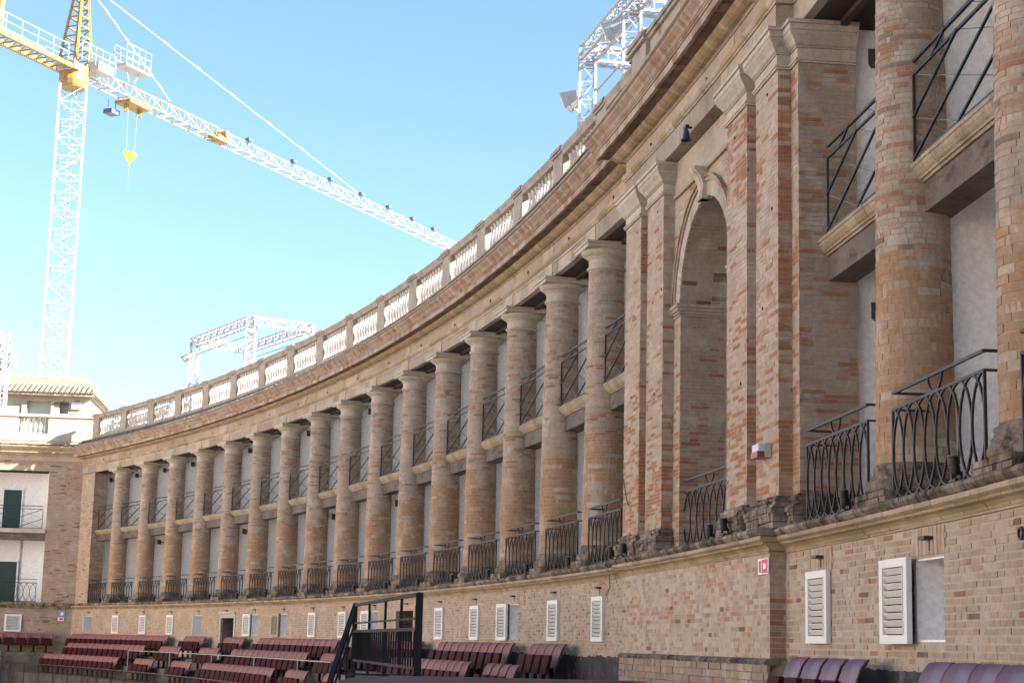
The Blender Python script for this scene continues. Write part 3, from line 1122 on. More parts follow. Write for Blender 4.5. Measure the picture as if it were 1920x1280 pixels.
def pavilion():
    w = 0.30
    for sgn in (-1, 1):
        for i, (x0, x1) in enumerate(((0.54, 0.84), (0.97, 1.27))):
            a0, a1 = (PC + x0, PC + x1) if sgn > 0 else (PC - x1, PC - x0)
            pilaster(a0, a1, OP, OR - 0.05, 300)
        a0, a1 = (PC + 1.10, PC + 1.36) if sgn > 0 else (PC - 1.36, PC - 1.10)
        pilaster(a0, a1, OR + 0.01, OB, 300 if sgn > 0 else 0, True)
    # wall with the arch
    HW, ZC, RR = 0.43, 5.40, 1.55
    hw = RR / KM
    b = MB()
    q = 0.003
    b.sweep([(OB, 1.5), (OR - q, 1.5), (OR - q, ZC), (OB, ZC)], PC - 1.10, PC - hw - q / KM, 0.3)
    b.sweep([(OB, 1.5), (OR - q, 1.5), (OR - q, ZC), (OB, ZC)], PC + hw + q / KM, PC + 1.10, 0.3)
    n = 28
    rr = RR + q
    pts = [(PC - rr * math.cos(PI * i / n) / KM, ZC + rr * math.sin(PI * i / n)) for i in range(n + 1)]
    for (x0, z0), (x1, z1) in zip(pts[:-1], pts[1:]):
        b.hexa([P(x0, OB, z0), P(x1, OB, z1), P(x1, OR - q, z1), P(x0, OR - q, z0), P(x0, OB, 8.03), P(x1, OB, 8.03), P(x1, OR - q, 8.03), P(x0, OR - q, 8.03)])
    b.sweep([(OB, ZC), (OR - q, ZC), (OR - q, 8.03), (OB, 8.03)], PC - 1.10, PC - rr / KM, 0.3)
    b.sweep([(OB, ZC), (OR - q, ZC), (OR - q, 8.03), (OB, 8.03)], PC + rr / KM, PC + 1.10, 0.3)
    wall = b.build('arch_wall', 'mortar', arena)
    br = Bricks()
    panel = (PC - 0.50, PC + 0.50, 7.44, 8.01)
    br.face(PC - 0.97, PC + 0.97, OR, 1.5, 8.03, 'pav', [(PC - hw, PC + hw, 1.4, ZC), panel], arch=(PC, ZC, RR), seed=2.0)
    br.side(PC - hw, 1, OB, OR, 1.5, ZC, 'jamb', seed=8.0)
    br.side(PC + hw, -1, OB, OR, 1.5, ZC, 'jamb', seed=8.5)
    br.build(wall, 300)
    # vault lining of limewashed brick, laid as voussoir bricks
    vb = MB()
    m = 62
    for i in range(m):
        t0, t1 = PI * i / m, PI * (i + 0.93) / m
        for (o0, o1) in ((OB, -0.16), (-0.15, 0.10), (0.11, OR)):
            c = lerp(lerp(TAN, GREY, random.random()), PALE, 0.5 * random.random())
            if random.random() < 0.05: c = DARK
            ri = RR - random.uniform(0, 0.004)
            ps = [(PC - r * math.cos(t) / KM, ZC + r * math.sin(t)) for r, t in ((ri, t0), (ri, t1), (RR + 0.05, t1), (RR + 0.05, t0))]
            vb.hexa([P(x, o0, z) for x, z in ps] + [P(x, o1, z) for x, z in ps], c)
    tag(vb.build('vault_bricks', 'brick', wall, attr=True), kind='stuff')
    # archivolt: flat ring and raised outer moulding
    for nm, r0, r1, o1, cs, m in (('archivolt', RR, RR + 0.24, OR + 0.022, [(0.50, 0.43, 0.35), (0.46, 0.37, 0.29)], 44), ('archivolt_moulding', RR + 0.242, RR + 0.30, OR + 0.05, [(0.42, 0.32, 0.22), (0.46, 0.36, 0.26)], 36), ('archivolt_moulding', RR + 0.302, RR + 0.345, OR + 0.075, [(0.36, 0.27, 0.18), (0.44, 0.34, 0.24), (0.38, 0.2, 0.12)], 30)):
        vb = MB()
        for i in range(m):
            t0, t1 = PI * i / m, PI * (i + 0.95) / m
            v = random.uniform(0.9, 1.1); c = tuple(x * v for x in random.choice(cs))
            ps = [(PC - r * math.cos(t) / KM, ZC + r * math.sin(t)) for r, t in ((r0, t0), (r0, t1), (r1, t1), (r1, t0))]
            vb.hexa([P(x, OR - 0.03, z) for x, z in ps] + [P(x, o1 + random.uniform(0, .004), z) for x, z in ps], c)
        vb.build(nm, 'trim', wall, attr=True)
    # scrolled keystone
    kb = MB()
    prof = [(0.30, 6.92), (0.455, 6.92), (0.475, 6.95), (0.465, 7.0), (0.45, 7.06), (0.45, 7.14), (0.47, 7.22), (0.51, 7.30), (0.56, 7.35), (0.585, 7.40), (0.575, 7.43), (0.30, 7.43)]
    kb.sweep(prof, PC - 0.042, PC + 0.042, 0.1, (0.95, 0.93, 0.9))
    kb.sweep([(o + 0.012, z) for o, z in prof], PC - 0.022, PC + 0.022, 0.1, (1, 1, 0.98))
    kb.build('keystone', 'capstone', wall, attr=True)
    # impost mouldings running through the jambs
    for sg in (-1, 1):
        im = MB()
        for e, z0, z1 in ((0.008, 5.20, 5.212), (0.02, 5.36, 5.40), (0.04, 5.402, 5.44), (0.065, 5.442, 5.50), (0.085, 5.502, 5.555)):
            x0, x1 = (PC - hw - 0.16, PC - hw + e / KM) if sg < 0 else (PC + hw - e / KM, PC + hw + 0.16)
            im.sweep([(OB + 0.01, z0), (OR + e, z0), (OR + e, z1), (OB + 0.01, z1)], x0, x1, 0.5, random.choice([(0.44, 0.36, 0.27), (0.40, 0.33, 0.25)]))
        im.build('impost', 'trim', wall, attr=True)
    # sunk limewashed panel and its ledge over the arch
    pb = MB()
    pb.sweep([(OR - 0.10, 7.44), (OR - 0.075, 7.44), (OR - 0.075, 8.01), (OR - 0.10, 8.01)], PC - 0.50, PC + 0.50, 0.3)
    pn = pb.build('panel', 'limewash', wall)
    pbk = Bricks()
    pbk.face(PC - 0.50, PC + 0.50, OR - 0.066, 7.445, 8.0, 'lime', ())
    pbk.build(pn)
    lb = MB(); lb.blocks([(OR - 0.03, 7.385), (OR + 0.05, 7.385), (OR + 0.06, 7.41), (OR + 0.06, 7.435), (OR - 0.03, 7.44)], PC - 0.50, PC + 0.50, 0.4, [(0.42, 0.34, 0.25)], 0.003)
    lb.build('ledge', 'trim', wall, attr=True)
    return wall


pav_wall = pavilion()
for a_, z_ in ((16.22, 7.28), (16.62, 7.30), (17.93, 7.22), (18.40, 7.32), (16.14, 4.35), (16.58, 4.20), (18.02, 3.62), (18.33, 4.46), (16.70, 5.9), (18.46, 5.7)):
    hb = MB(); hb.lathe([(0.0, 0.0), (0.022, 0.0), (0.024, 0.012), (0.0, 0.013)], 8, cap=False)
    hb.build('putlog_hole', 'hole', arena, F(a_, OP - 0.004, z_) @ Matrix.Rotation(-PI / 2, 4, 'X'))


# end pier of the arc at the left
def end_pier():
    c = MB(); c.sweep([(OB, 1.5), (0.297, 1.5), (0.297, 8.03), (OB, 8.03)], -1.32, -0.822, 0.3)
    p = c.build('end_pier', 'mortar', arena)
    b = Bricks(); b.face(-1.32, -0.82, 0.30, 1.5, 8.03, 'podP', (), seed=6.0); b.side(-0.82, 1, OB, 0.30, 1.5, 8.03, 'jamb', seed=6.6)
    b.build(p)


end_pier()

# ------------------------------------------------------------------ entablature
PINKS = [(0.42, 0.335, 0.255), (0.46, 0.375, 0.295), (0.39, 0.305, 0.235), (0.43, 0.35, 0.27)]
OCHRE = [(0.40, 0.305, 0.19), (0.36, 0.27, 0.165), (0.44, 0.345, 0.225), (0.38, 0.29, 0.185)]
REDS = [(0.40, 0.29, 0.215), (0.34, 0.21, 0.145), (0.43, 0.335, 0.255), (0.38, 0.295, 0.225)]
MEM = [
    ('architrave', 'trim', [(-0.36, 8.052), (0.335, 8.052), (0.335, 8.40), (-0.36, 8.40)], 0.9, [(0.45, 0.38, 0.295), (0.42, 0.35, 0.27), (0.38, 0.30, 0.225)]),
    ('taenia', 'trim', [(-0.2, 8.402), (0.355, 8.402), (0.36, 8.425), (0.385, 8.44), (0.40, 8.47), (0.405, 8.505), (-0.2, 8.515)], 0.6, OCHRE[:2] + PINKS[:2]),
    ('frieze', 'trim', [(-0.3, 8.516), (0.335, 8.516), (0.335, 8.775), (-0.3, 8.775)], 1.1, PINKS),
    ('cornice_fillet', 'trim', [(-0.2, 8.777), (0.355, 8.777), (0.36, 8.79), (0.375, 8.795), (0.375, 8.805), (-0.2, 8.805)], 0.6, PINKS),
    ('ovolo', 'trim', [(-0.2, 8.807), (0.385, 8.807), (0.44, 8.815), (0.50, 8.84), (0.545, 8.875), (0.565, 8.918), (-0.2, 8.918)], 0.16, OCHRE),
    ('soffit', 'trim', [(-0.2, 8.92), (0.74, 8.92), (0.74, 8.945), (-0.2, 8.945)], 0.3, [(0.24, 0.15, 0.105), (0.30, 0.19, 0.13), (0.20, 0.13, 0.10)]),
    ('corona', 'trim', [(0.3, 8.946), (0.742, 8.946), (0.742, 8.905), (0.80, 8.905), (0.80, 9.03), (0.3, 9.03)], 0.28, [(0.42, 0.345, 0.265), (0.39, 0.30, 0.225), (0.44, 0.375, 0.30), (0.34, 0.22, 0.155)]),
    ('corona_fillet', 'trim', [(0.2, 9.032), (0.82, 9.032), (0.825, 9.06), (0.845, 9.065), (0.85, 9.09), (0.2, 9.09)], 0.28, REDS),
    ('cyma', 'trim', [(0.1, 9.092), (0.86, 9.092), (0.865, 9.115), (0.885, 9.15), (0.93, 9.185), (0.965, 9.22), (0.975, 9.262), (0.1, 9.262)], 0.15, REDS),
    ('gutter_edge', 'parapet', [(0.0, 9.263), (0.985, 9.263), (1.02, 9.275), (1.025, 9.31), (0.30, 9.50), (0.0, 9.50)], 0.6, [(1, 1, 1)]),
]
ENT = {}
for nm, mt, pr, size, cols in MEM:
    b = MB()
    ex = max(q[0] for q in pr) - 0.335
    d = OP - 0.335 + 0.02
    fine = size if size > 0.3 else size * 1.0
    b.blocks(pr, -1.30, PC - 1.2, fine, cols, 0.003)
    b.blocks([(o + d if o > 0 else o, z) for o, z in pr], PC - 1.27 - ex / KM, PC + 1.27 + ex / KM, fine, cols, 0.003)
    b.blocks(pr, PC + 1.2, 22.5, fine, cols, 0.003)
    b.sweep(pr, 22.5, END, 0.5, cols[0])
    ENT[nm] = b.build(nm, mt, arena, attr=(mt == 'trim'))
# plain blocks over the columns and sunk strips between them on the architrave
ib = MB()
for a in COLS:
    ib.sweep([(0.30, 8.054), (0.352, 8.054), (0.352, 8.385), (0.30, 8.385)], a - 0.105, a + 0.105, 0.3, (0.46, 0.395, 0.31))
ib.build('impost_blocks', 'trim', ENT['architrave'], attr=True)
ib = MB()
for p_, q_ in zip(COLS[:-1], COLS[1:]):
    if q_ - p_ < 1.5:
        ib.blocks([(0.30, 8.325), (0.352, 8.325), (0.352, 8.383), (0.30, 8.383)], p_ + 0.112, q_ - 0.112, 0.7, [(0.47, 0.40, 0.32), (0.44, 0.36, 0.28)], 0.002)
tag(ib.build('panel_border', 'trim', ENT['architrave'], attr=True), kind='stuff')
# black iron rings left in the frieze
rg = MB()
for k in range(-1, 21):
    M = F(k + 0.5, 0.345 if not (15.9 < k + 0.5 < 18.6) else 0.565, 8.60)
    rg.path([M @ Vector((0.035 * math.cos(t), 0.01, 0.035 * math.sin(t))) for t in np.linspace(0, 2 * PI, 9)], 0.012)
rg.build('iron_rings', 'iron', ENT['frieze'])
# roof deck, tiles on the cornice, wall behind
b = MB(); b.sweep([(-6.5, -2.58), (-6.3, -2.58), (-6.3, 9.62), (0.3, 9.62), (0.3, 9.80), (-6.5, 9.80)], -1.6, END, 0.5)
b.build('roof_deck', 'concrete', arena)
tb = MB()
x = -1.5
while x < 15.8:
    M = F(x, 0, 0)
    n = 6
    vs = []
    for (yy, zz) in ((1.06, 9.315), (0.25, 9.60)):
        for i in range(n + 1):
            t = PI * i / n
            vs.append(M @ Vector((0.085 * math.cos(t), yy, zz + 0.06 * math.sin(t))))
    tb.add(vs, [(i, i + 1, n + 2 + i, n + 1 + i) for i in range(n)] + [tuple(range(n + 1))])
    x += 0.21 / KM
tag(tb.build('gutter_tiles', 'parapet', ENT['gutter_edge']), kind='stuff')

# ------------------------------------------------------------------ balustrade
def balustrade():
    bp = [(0.075, 0.0), (0.085, 0.02), (0.085, 0.06), (0.05, 0.08), (0.045, 0.10), (0.075, 0.20), (0.098, 0.30), (0.092, 0.38), (0.060, 0.50), (0.044, 0.60), (0.046, 0.66), (0.065, 0.68), (0.065, 0.70), (0.05, 0.715), (0.08, 0.745), (0.085, 0.80)]
    m = MB(); m.lathe(bp, 12); BA = m.mesh('baluster', True); BA.materials.append(MAT['baluster'])
    pr = MB(); pr.box(-0.40, 0.40, -0.17, 0.17, 9.62, 10.925); PR = pr.mesh('pier'); PR.materials.append(MAT['parapet'])
    pc = MB(); pc.box(-0.42, 0.42, -0.215, 0.215, 10.927, 10.975); pc.box(-0.44, 0.44, -0.255, 0.255, 10.977, 11.045); pc.box(-0.42, 0.42, -0.235, 0.235, 11.047, 11.085); PCM = pc.mesh('pier_cap'); PCM.materials.append(MAT['parapet'])
    spans = [(k, k + 1.0) for k in range(-1, 15)] + [(15.0, 15.85)]
    spans += [(18.7, 19.52), (19.52, 20.52), (20.52, 21.52), (21.52, 22.52)]
    piers = sorted(set([s[0] for s in spans] + [s[1] for s in spans]))
    for (p, q) in spans:
        c = MB()
        c.sweep([(-0.17, 10.85), (0.17, 10.85), (0.19, 10.93), (0.225, 10.98), (0.225, 11.03), (0.19, 11.06), (-0.19, 11.06), (-0.225, 11.03), (-0.225, 10.98)], p + 0.1, q - 0.1, 0.3)
        c.sweep([(-0.20, 9.62), (0.20, 9.62), (0.20, 9.93), (0.14, 9.98), (-0.14, 9.98), (-0.20, 9.93)], p + 0.09, q - 0.09, 0.3)
        o = c.build('balustrade', 'parapet', arena)
        n = 9
        for i in range(n):
            a = p + 0.165 + (q - p - 0.33) * i / (n - 1)
            inst(BA, 'baluster', o, F(a, 0, 9.982) @ Matrix.Diagonal((1, 1, 1.084, 1)))
    for a in piers:
        o = inst(PR, 'pier', arena, F(a)); inst(PCM, 'pier_cap', o, F(a))
    # solid parapet over the gate, stepped forward
    c = MB()
    c.sweep([(-0.2, 9.62), (0.34, 9.62), (0.34, 10.88), (-0.2, 10.88)], PC - 1.42, PC + 1.42, 0.3)
    o = c.build('parapet', 'parapet', arena)
    c = MB()
    for e, z0, z1 in ((0.06, 10.882, 10.95), (0.10, 10.952, 11.03), (0.06, 11.032, 11.10)):
        c.sweep([(-0.2 - e, z0), (0.34 + e, z0), (0.34 + e, z1), (-0.2 - e, z1)], PC - 1.42 - e / KM, PC + 1.42 + e / KM, 0.3)
        for s in (-1, 1):
            c.sweep([(0.34, z0 + .004), (0.43 + e, z0 + .004), (0.43 + e, z1 + .004), (0.34, z1 + .004)], PC + s * 1.2 - 0.16, PC + s * 1.2 + 0.16, 0.3)
    c.build('parapet_cap', 'parapet', o)
    c = MB()
    for s in (-1, 1):
        c.sweep([(0.34, 9.62), (0.42, 9.62), (0.42, 10.88), (0.34, 10.88)], PC + s * 1.2 - 0.14, PC + s * 1.2 + 0.14, 0.3)
    c.build('parapet_piers', 'parapet', o)
    c = MB(); c.sweep([(-0.2, 9.62), (0.2, 9.62), (0.2, 11.05), (-0.2, 11.05)], 22.6, END, 0.5); c.build('parapet', 'parapet', arena)


balustrade()

# ------------------------------------------------------------------ end building at the left
def end_building():
    eb = empty('end_building', ME @ Vector((4, -2, -2.6)), 'sunlit end block with tiled attic, pale doors and green box doors at far left', 'building')
    wl = MB()
    # openings x 1.55..6, upper 5.17..8.05, lower 1.5..4.55
    for x0, x1, z0, z1 in ((-0.35, 1.5, -2.58, 9.3), (1.5, 6.2, -2.58, 1.25), (1.5, 6.2, 8.05, 9.3), (6.2, 14, -2.58, 9.3)):
        wl.box(x0, x1, -0.45, -0.008, z0, z1)
    w = wl.build('wall', 'mortar', eb, ME)
    b = Bricks(1.0, ME)
    b.face(-0.36, 1.5, 0.0, 1.5, 9.3, 'podR', (), seed=12.0, gap=0.010)
    b.face(1.5, 6.5, 0.0, 8.32, 8.55, 'podR', (), seed=12.0)
    b.face(-0.42, 6.5, 0.05, -0.9, 1.22, 'podR', [(2.36, 3.18, 0.10, 0.90)], seed=14.0, gap=0.010)
    b.side(1.5, 1, -0.45, 0.0, 1.5, 8.05, 'jamb')
    b.build(w)
    f = MB()
    f.box(1.5, 6.2, -0.40, -0.02, 8.05, 8.30); f.build('lintel', 'old_wood', eb, ME)
    f = MB(); f.box(1.5, 6.2, -0.40, -0.02, 4.58, 4.94); o = f.build('floor_beam', 'old_wood', eb, ME)
    f = MB(); f.box(1.5, 6.2, -0.42, 0.10, 4.945, 5.15); f.build('nosing', 'plaster', o, ME)
    f = MB(); f.box(-0.2, 14, -3.6, -3.4, -2.5, 9.3); f.box(2.8, 2.95, -3.4, -1.5, 1.5, 4.9); f.box(1.52, 1.60, -3.4, -0.46, 1.5, 8.05)
    f.box(-0.2, 3.05, -1.6, -1.5, 1.5, 8.05); f.box(3.05, 14, -1.6, -1.5, 1.5, 8.05)
    f.build('box_wall', 'whitewash', eb, ME)
    f = MB(); f.box(0.5, 14, -3.4, -0.42, 4.95, 5.10); f.box(0.5, 14, -3.4, -0.46, 8.06, 8.2); f.box(0.5, 14, -3.4, -0.1, 1.3, 1.5); f.build('box_floor', 'ceiling_wood', eb, ME)
    for z0, z1 in ((5.15, 7.17), (1.5, 3.55)):
        f = MB(); f.box(3.03, 3.92, -1.49, -1.44, z0, z1); d = f.build('door', 'door_green', eb, ME)
        f = MB(); f.box(2.96, 3.03, -1.49, -1.42, z0, z1 + 0.07); f.box(3.92, 3.99, -1.49, -1.42, z0, z1 + 0.07); f.box(3.03, 3.92, -1.49, -1.42, z1, z1 + 0.07); f.build('door_frame', 'whitewash', d, ME)
    FR, AL, UF, UD, UT = RAILS
    for x in (3.0, 5.4):
        M = ME @ Matrix.Translation((x, -0.15, 0)) @ Matrix.Diagonal((0.9, 0.5, 1, 1))
        o = inst(FR, 'balcony_railing', eb, M); inst(AL, 'hoops', o, M)
        o = inst(UF, 'balcony_railing', eb, M); inst(UD, 'diagonal_bars', o, M); inst(UT, 'cross_wires', o, M)
    shutter(ME @ Matrix.Translation((2.77, 0.06, 0.08)) @ Matrix.Diagonal((0.95, 1, 1, 1)), 'shutter', eb)
    # podium cornice and main cornice
    mp = lambda a, o_, z: ME @ Vector((a, o_, z))
    for nm, mt, pr, cols, sz in (('podium_cornice', 'trim_dirty', [(-0.1, 1.23), (0.08, 1.23), (0.15, 1.33), (0.25, 1.42), (0.26, 1.50), (-0.1, 1.53)], [(0.45, 0.36, 0.25)], 0.5),
                             ('frieze', 'trim', [(-0.1, 8.56), (0.03, 8.56), (0.03, 8.80), (-0.1, 8.80)], [(0.54, 0.45, 0.34), (0.5, 0.4, 0.3)], 0.8),
                             ('cornice', 'trim', [(-0.1, 8.805), (0.08, 8.805), (0.20, 8.92), (0.42, 8.93), (0.42, 9.05), (0.50, 9.09), (0.60, 9.20), (0.62, 9.28), (-0.1, 9.30)], [(0.52, 0.40, 0.26), (0.48, 0.37, 0.25)], 0.5)):
        m = MB(); m.blocks(pr, -0.55 if nm != 'podium_cornice' else -0.3, 14, sz, cols, 0.004, mp, 1.0); m.build(nm, mt, eb, attr=True)
    m = MB()
    m.add([mp(-0.6, 0.62, 9.30), mp(14, 0.62, 9.30), mp(14, -0.4, 9.38), mp(-0.6, -0.4, 9.38)], [(0, 1, 2, 3)]); m.build('eaves_slope', 'roof_tile', eb)

    def tile_row(name, x0, x1, y0, z0, y1, z1, par, pitch=0.26):
        t = MB(); n = 6
        for i, (yy, zz) in enumerate(((y0, z0), (y1, z1))):
            pass
        vs = []
        for (yy, zz) in ((y0, z0), (y1, z1)):
            for i in range(n + 1):
                tt = PI * i / n
                vs.append((0.105 * math.cos(tt), yy, zz + 0.085 * math.sin(tt)))
        t.add(vs, [(i, i + 1, n + 2 + i, n + 1 + i) for i in range(n)] + [tuple(range(n + 1)), tuple(range(2 * n + 1, n, -1))])
        me = t.mesh('roof_tile'); me.materials.append(MAT['roof_tile'])
        x = x0
        while x < x1:
            inst(me, 'roof_tile', par, ME @ Matrix.Translation((x, random.uniform(-.02, .02), random.uniform(0, .012))))
            x += pitch
    tr = MB(); tr.box(-0.6, 14, -0.45, -0.38, 9.30, 9.78); tp = tr.build('parapet_base', 'plaster', eb, ME)
    tile_row('roof_tile', -0.5, 6.0, 0.66, 9.31, -0.38, 9.40, tp)
    # parapet with balusters
    m = MB()
    for x0, x1 in ((-0.6, 1.78), (3.25, 5.2), (6.6, 14)):
        m.box(x0, x1, -0.75, -0.35, 9.6, 10.82)
    m.box(1.78, 3.25, -0.75, -0.35, 9.6, 9.98); m.box(5.2, 6.6, -0.75, -0.35, 9.6, 9.98)
    pp = m.build('parapet', 'plaster', eb, ME)
    m = MB(); m.box(-0.62, 14, -0.82, -0.28, 10.822, 10.96); m.build('parapet_cap', 'plaster', pp, ME)
    bm = bpy.data.meshes.get('baluster')
    for x in (1.95, 2.2, 2.45, 2.7, 2.95, 3.12, 5.4, 5.65, 5.9, 6.15, 6.4):
        inst(bm, 'baluster', pp, ME @ Matrix.Translation((x, -0.55, 9.99)) @ Matrix.Diagonal((1.15, 1.15, 1.04, 1)))
    # attic with door and small window
    m = MB()
    for x0, x1, z0, z1 in ((0.22, 1.30, 9.3, 12.4), (1.30, 1.78, 9.3, 11.40), (1.30, 1.78, 12.02, 12.4), (1.78, 2.2, 9.3, 12.4), (2.2, 3.45, 12.02, 12.4), (3.45, 14, 9.3, 12.4)):
        m.box(x0, x1, -9.0, -3.5, z0, z1)
    m.box(0.24, 14, -9.0, -4.2, 9.3, 12.39)
    at = m.build('attic_wall', 'plaster', eb, ME)
    m = MB(); m.box(2.2, 3.45, -4.19, -4.0, 9.3, 12.02); m.build('attic_door', 'door_pale', at, ME)
    m = MB(); m.box(2.05, 2.2, -3.52, -3.44, 9.6, 12.06); m.box(3.45, 3.7, -3.52, -3.44, 9.6, 12.06); m.build('door_frame', 'limewash', at, ME)
    m = MB(); m.box(1.30, 1.78, -4.19, -4.0, 11.4, 12.02); m.build('attic_window', 'pane', at, ME)
    m = MB(); m.box(0.62, 1.15, -3.49, -3.40, 12.0 - 0.35, 12.0); m.build('meter_box', 'sign_white', at, ME)
    m = MB(); m.box(0.75, 1.0, -3.49, -3.47, 12.05, 12.16); m.box(0.9, 1.2, -3.49, -3.475, 11.35, 11.45); m.build('bare_brick_patch', 'roof_tile', at, ME)
    m = MB(); m.path([ME @ Vector(q) for q in ((1.5, -3.46, 12.1), (1.65, -3.46, 11.9), (1.9, -3.46, 12.0), (2.05, -3.46, 11.9), (1.2, -3.46, 11.85))], 0.025); m.build('cable_loop', 'black', at)
    m = MB()
    q = [(-0.05, -3.05, 12.42), (14, -3.05, 12.42), (14, -6.3, 13.75), (0.9, -6.3, 13.75), (-0.05, -9.6, 12.42), (14, -9.6, 12.42)]
    m.add([ME @ Vector(p) for p in q], [(0, 1, 2, 3), (4, 0, 3), (3, 2, 5, 4)])
    m.add([ME @ Vector((p[0], p[1], p[2] - 0.12)) for p in q], [(3, 2, 1, 0), (3, 0, 4), (4, 5, 2, 3)])
    rf = m.build('attic_roof', 'roof_tile', eb)
    m = MB(); m.box(0.0, 14, -3.45, -3.08, 12.28, 12.415); m.box(0.03, 0.22, -9.4, -3.45, 12.28, 12.415); m.build('eaves_moulding', 'plaster', rf, ME)
    tile_row('roof_tile', 0.05, 6.0, -2.98, 12.44, -4.4, 12.99, rf, 0.27)
    return eb


end_b = end_building()


# ------------------------------------------------------------------ the straight stage wall that closes the arena opposite the colonnade
def stage_wall():
    o = empty('stage_wall', (-38, 10, -2.6), 'tall straight pale wall closing the arena opposite the columns', 'wall')
    b = MB(); b.box(-39.0, -38.0, -110, 89, -2.58, 14.8); b.build('wall', 'wall_render', o)
    b = MB()
    for k in range(24):
        y = -106 + k * 8.2
        b.box(-38.0, -37.75, y, y + 1.3, -2.58, 13.9)
    b.build('buttresses', 'wall_render', o)
    b = MB(); b.box(-39.2, -37.5, -110, 89, 13.902, 14.2); b.box(-39.3, -37.4, -110, 89, 14.8, 15.1); b.build('cornice', 'wall_render', o)


stage_wall()

# ------------------------------------------------------------------ tower crane
def lattice(b, p0, p1, w, h, n, rc, rb, up=Vector((0, 0, 1)), tri=False, zig=True):
    p0, p1 = Vector(p0), Vector(p1)
    d = (p1 - p0).normalized()
    x = d.cross(up)
    if x.length < 1e-3:
        x = Vector((1, 0, 0))
    x.normalize(); y = x.cross(d).normalized()
    if tri:
        cs = [x * (-w / 2), x * (w / 2), y * h]
        pairs = [(0, 1), (1, 2), (2, 0)]
    else:
        cs = [x * (-w / 2) - y * (h / 2), x * (w / 2) - y * (h / 2), x * (w / 2) + y * (h / 2), x * (-w / 2) + y * (h / 2)]
        pairs = [(0, 1), (1, 2), (2, 3), (3, 0)]
    for c in cs:
        b.bar(p0 + c, p1 + c, rc)
    for i in range(n):
        q0 = p0 + (p1 - p0) * (i / n); q1 = p0 + (p1 - p0) * ((i + 1) / n)
        for (i0, i1) in pairs:
            s, e = (i0, i1) if i % 2 == 0 or not zig else (i1, i0)
            b.bar(q0 + cs[s], q1 + cs[e], rb)
            b.bar(q0 + cs[i0], q0 + cs[i1], rb)
    return cs


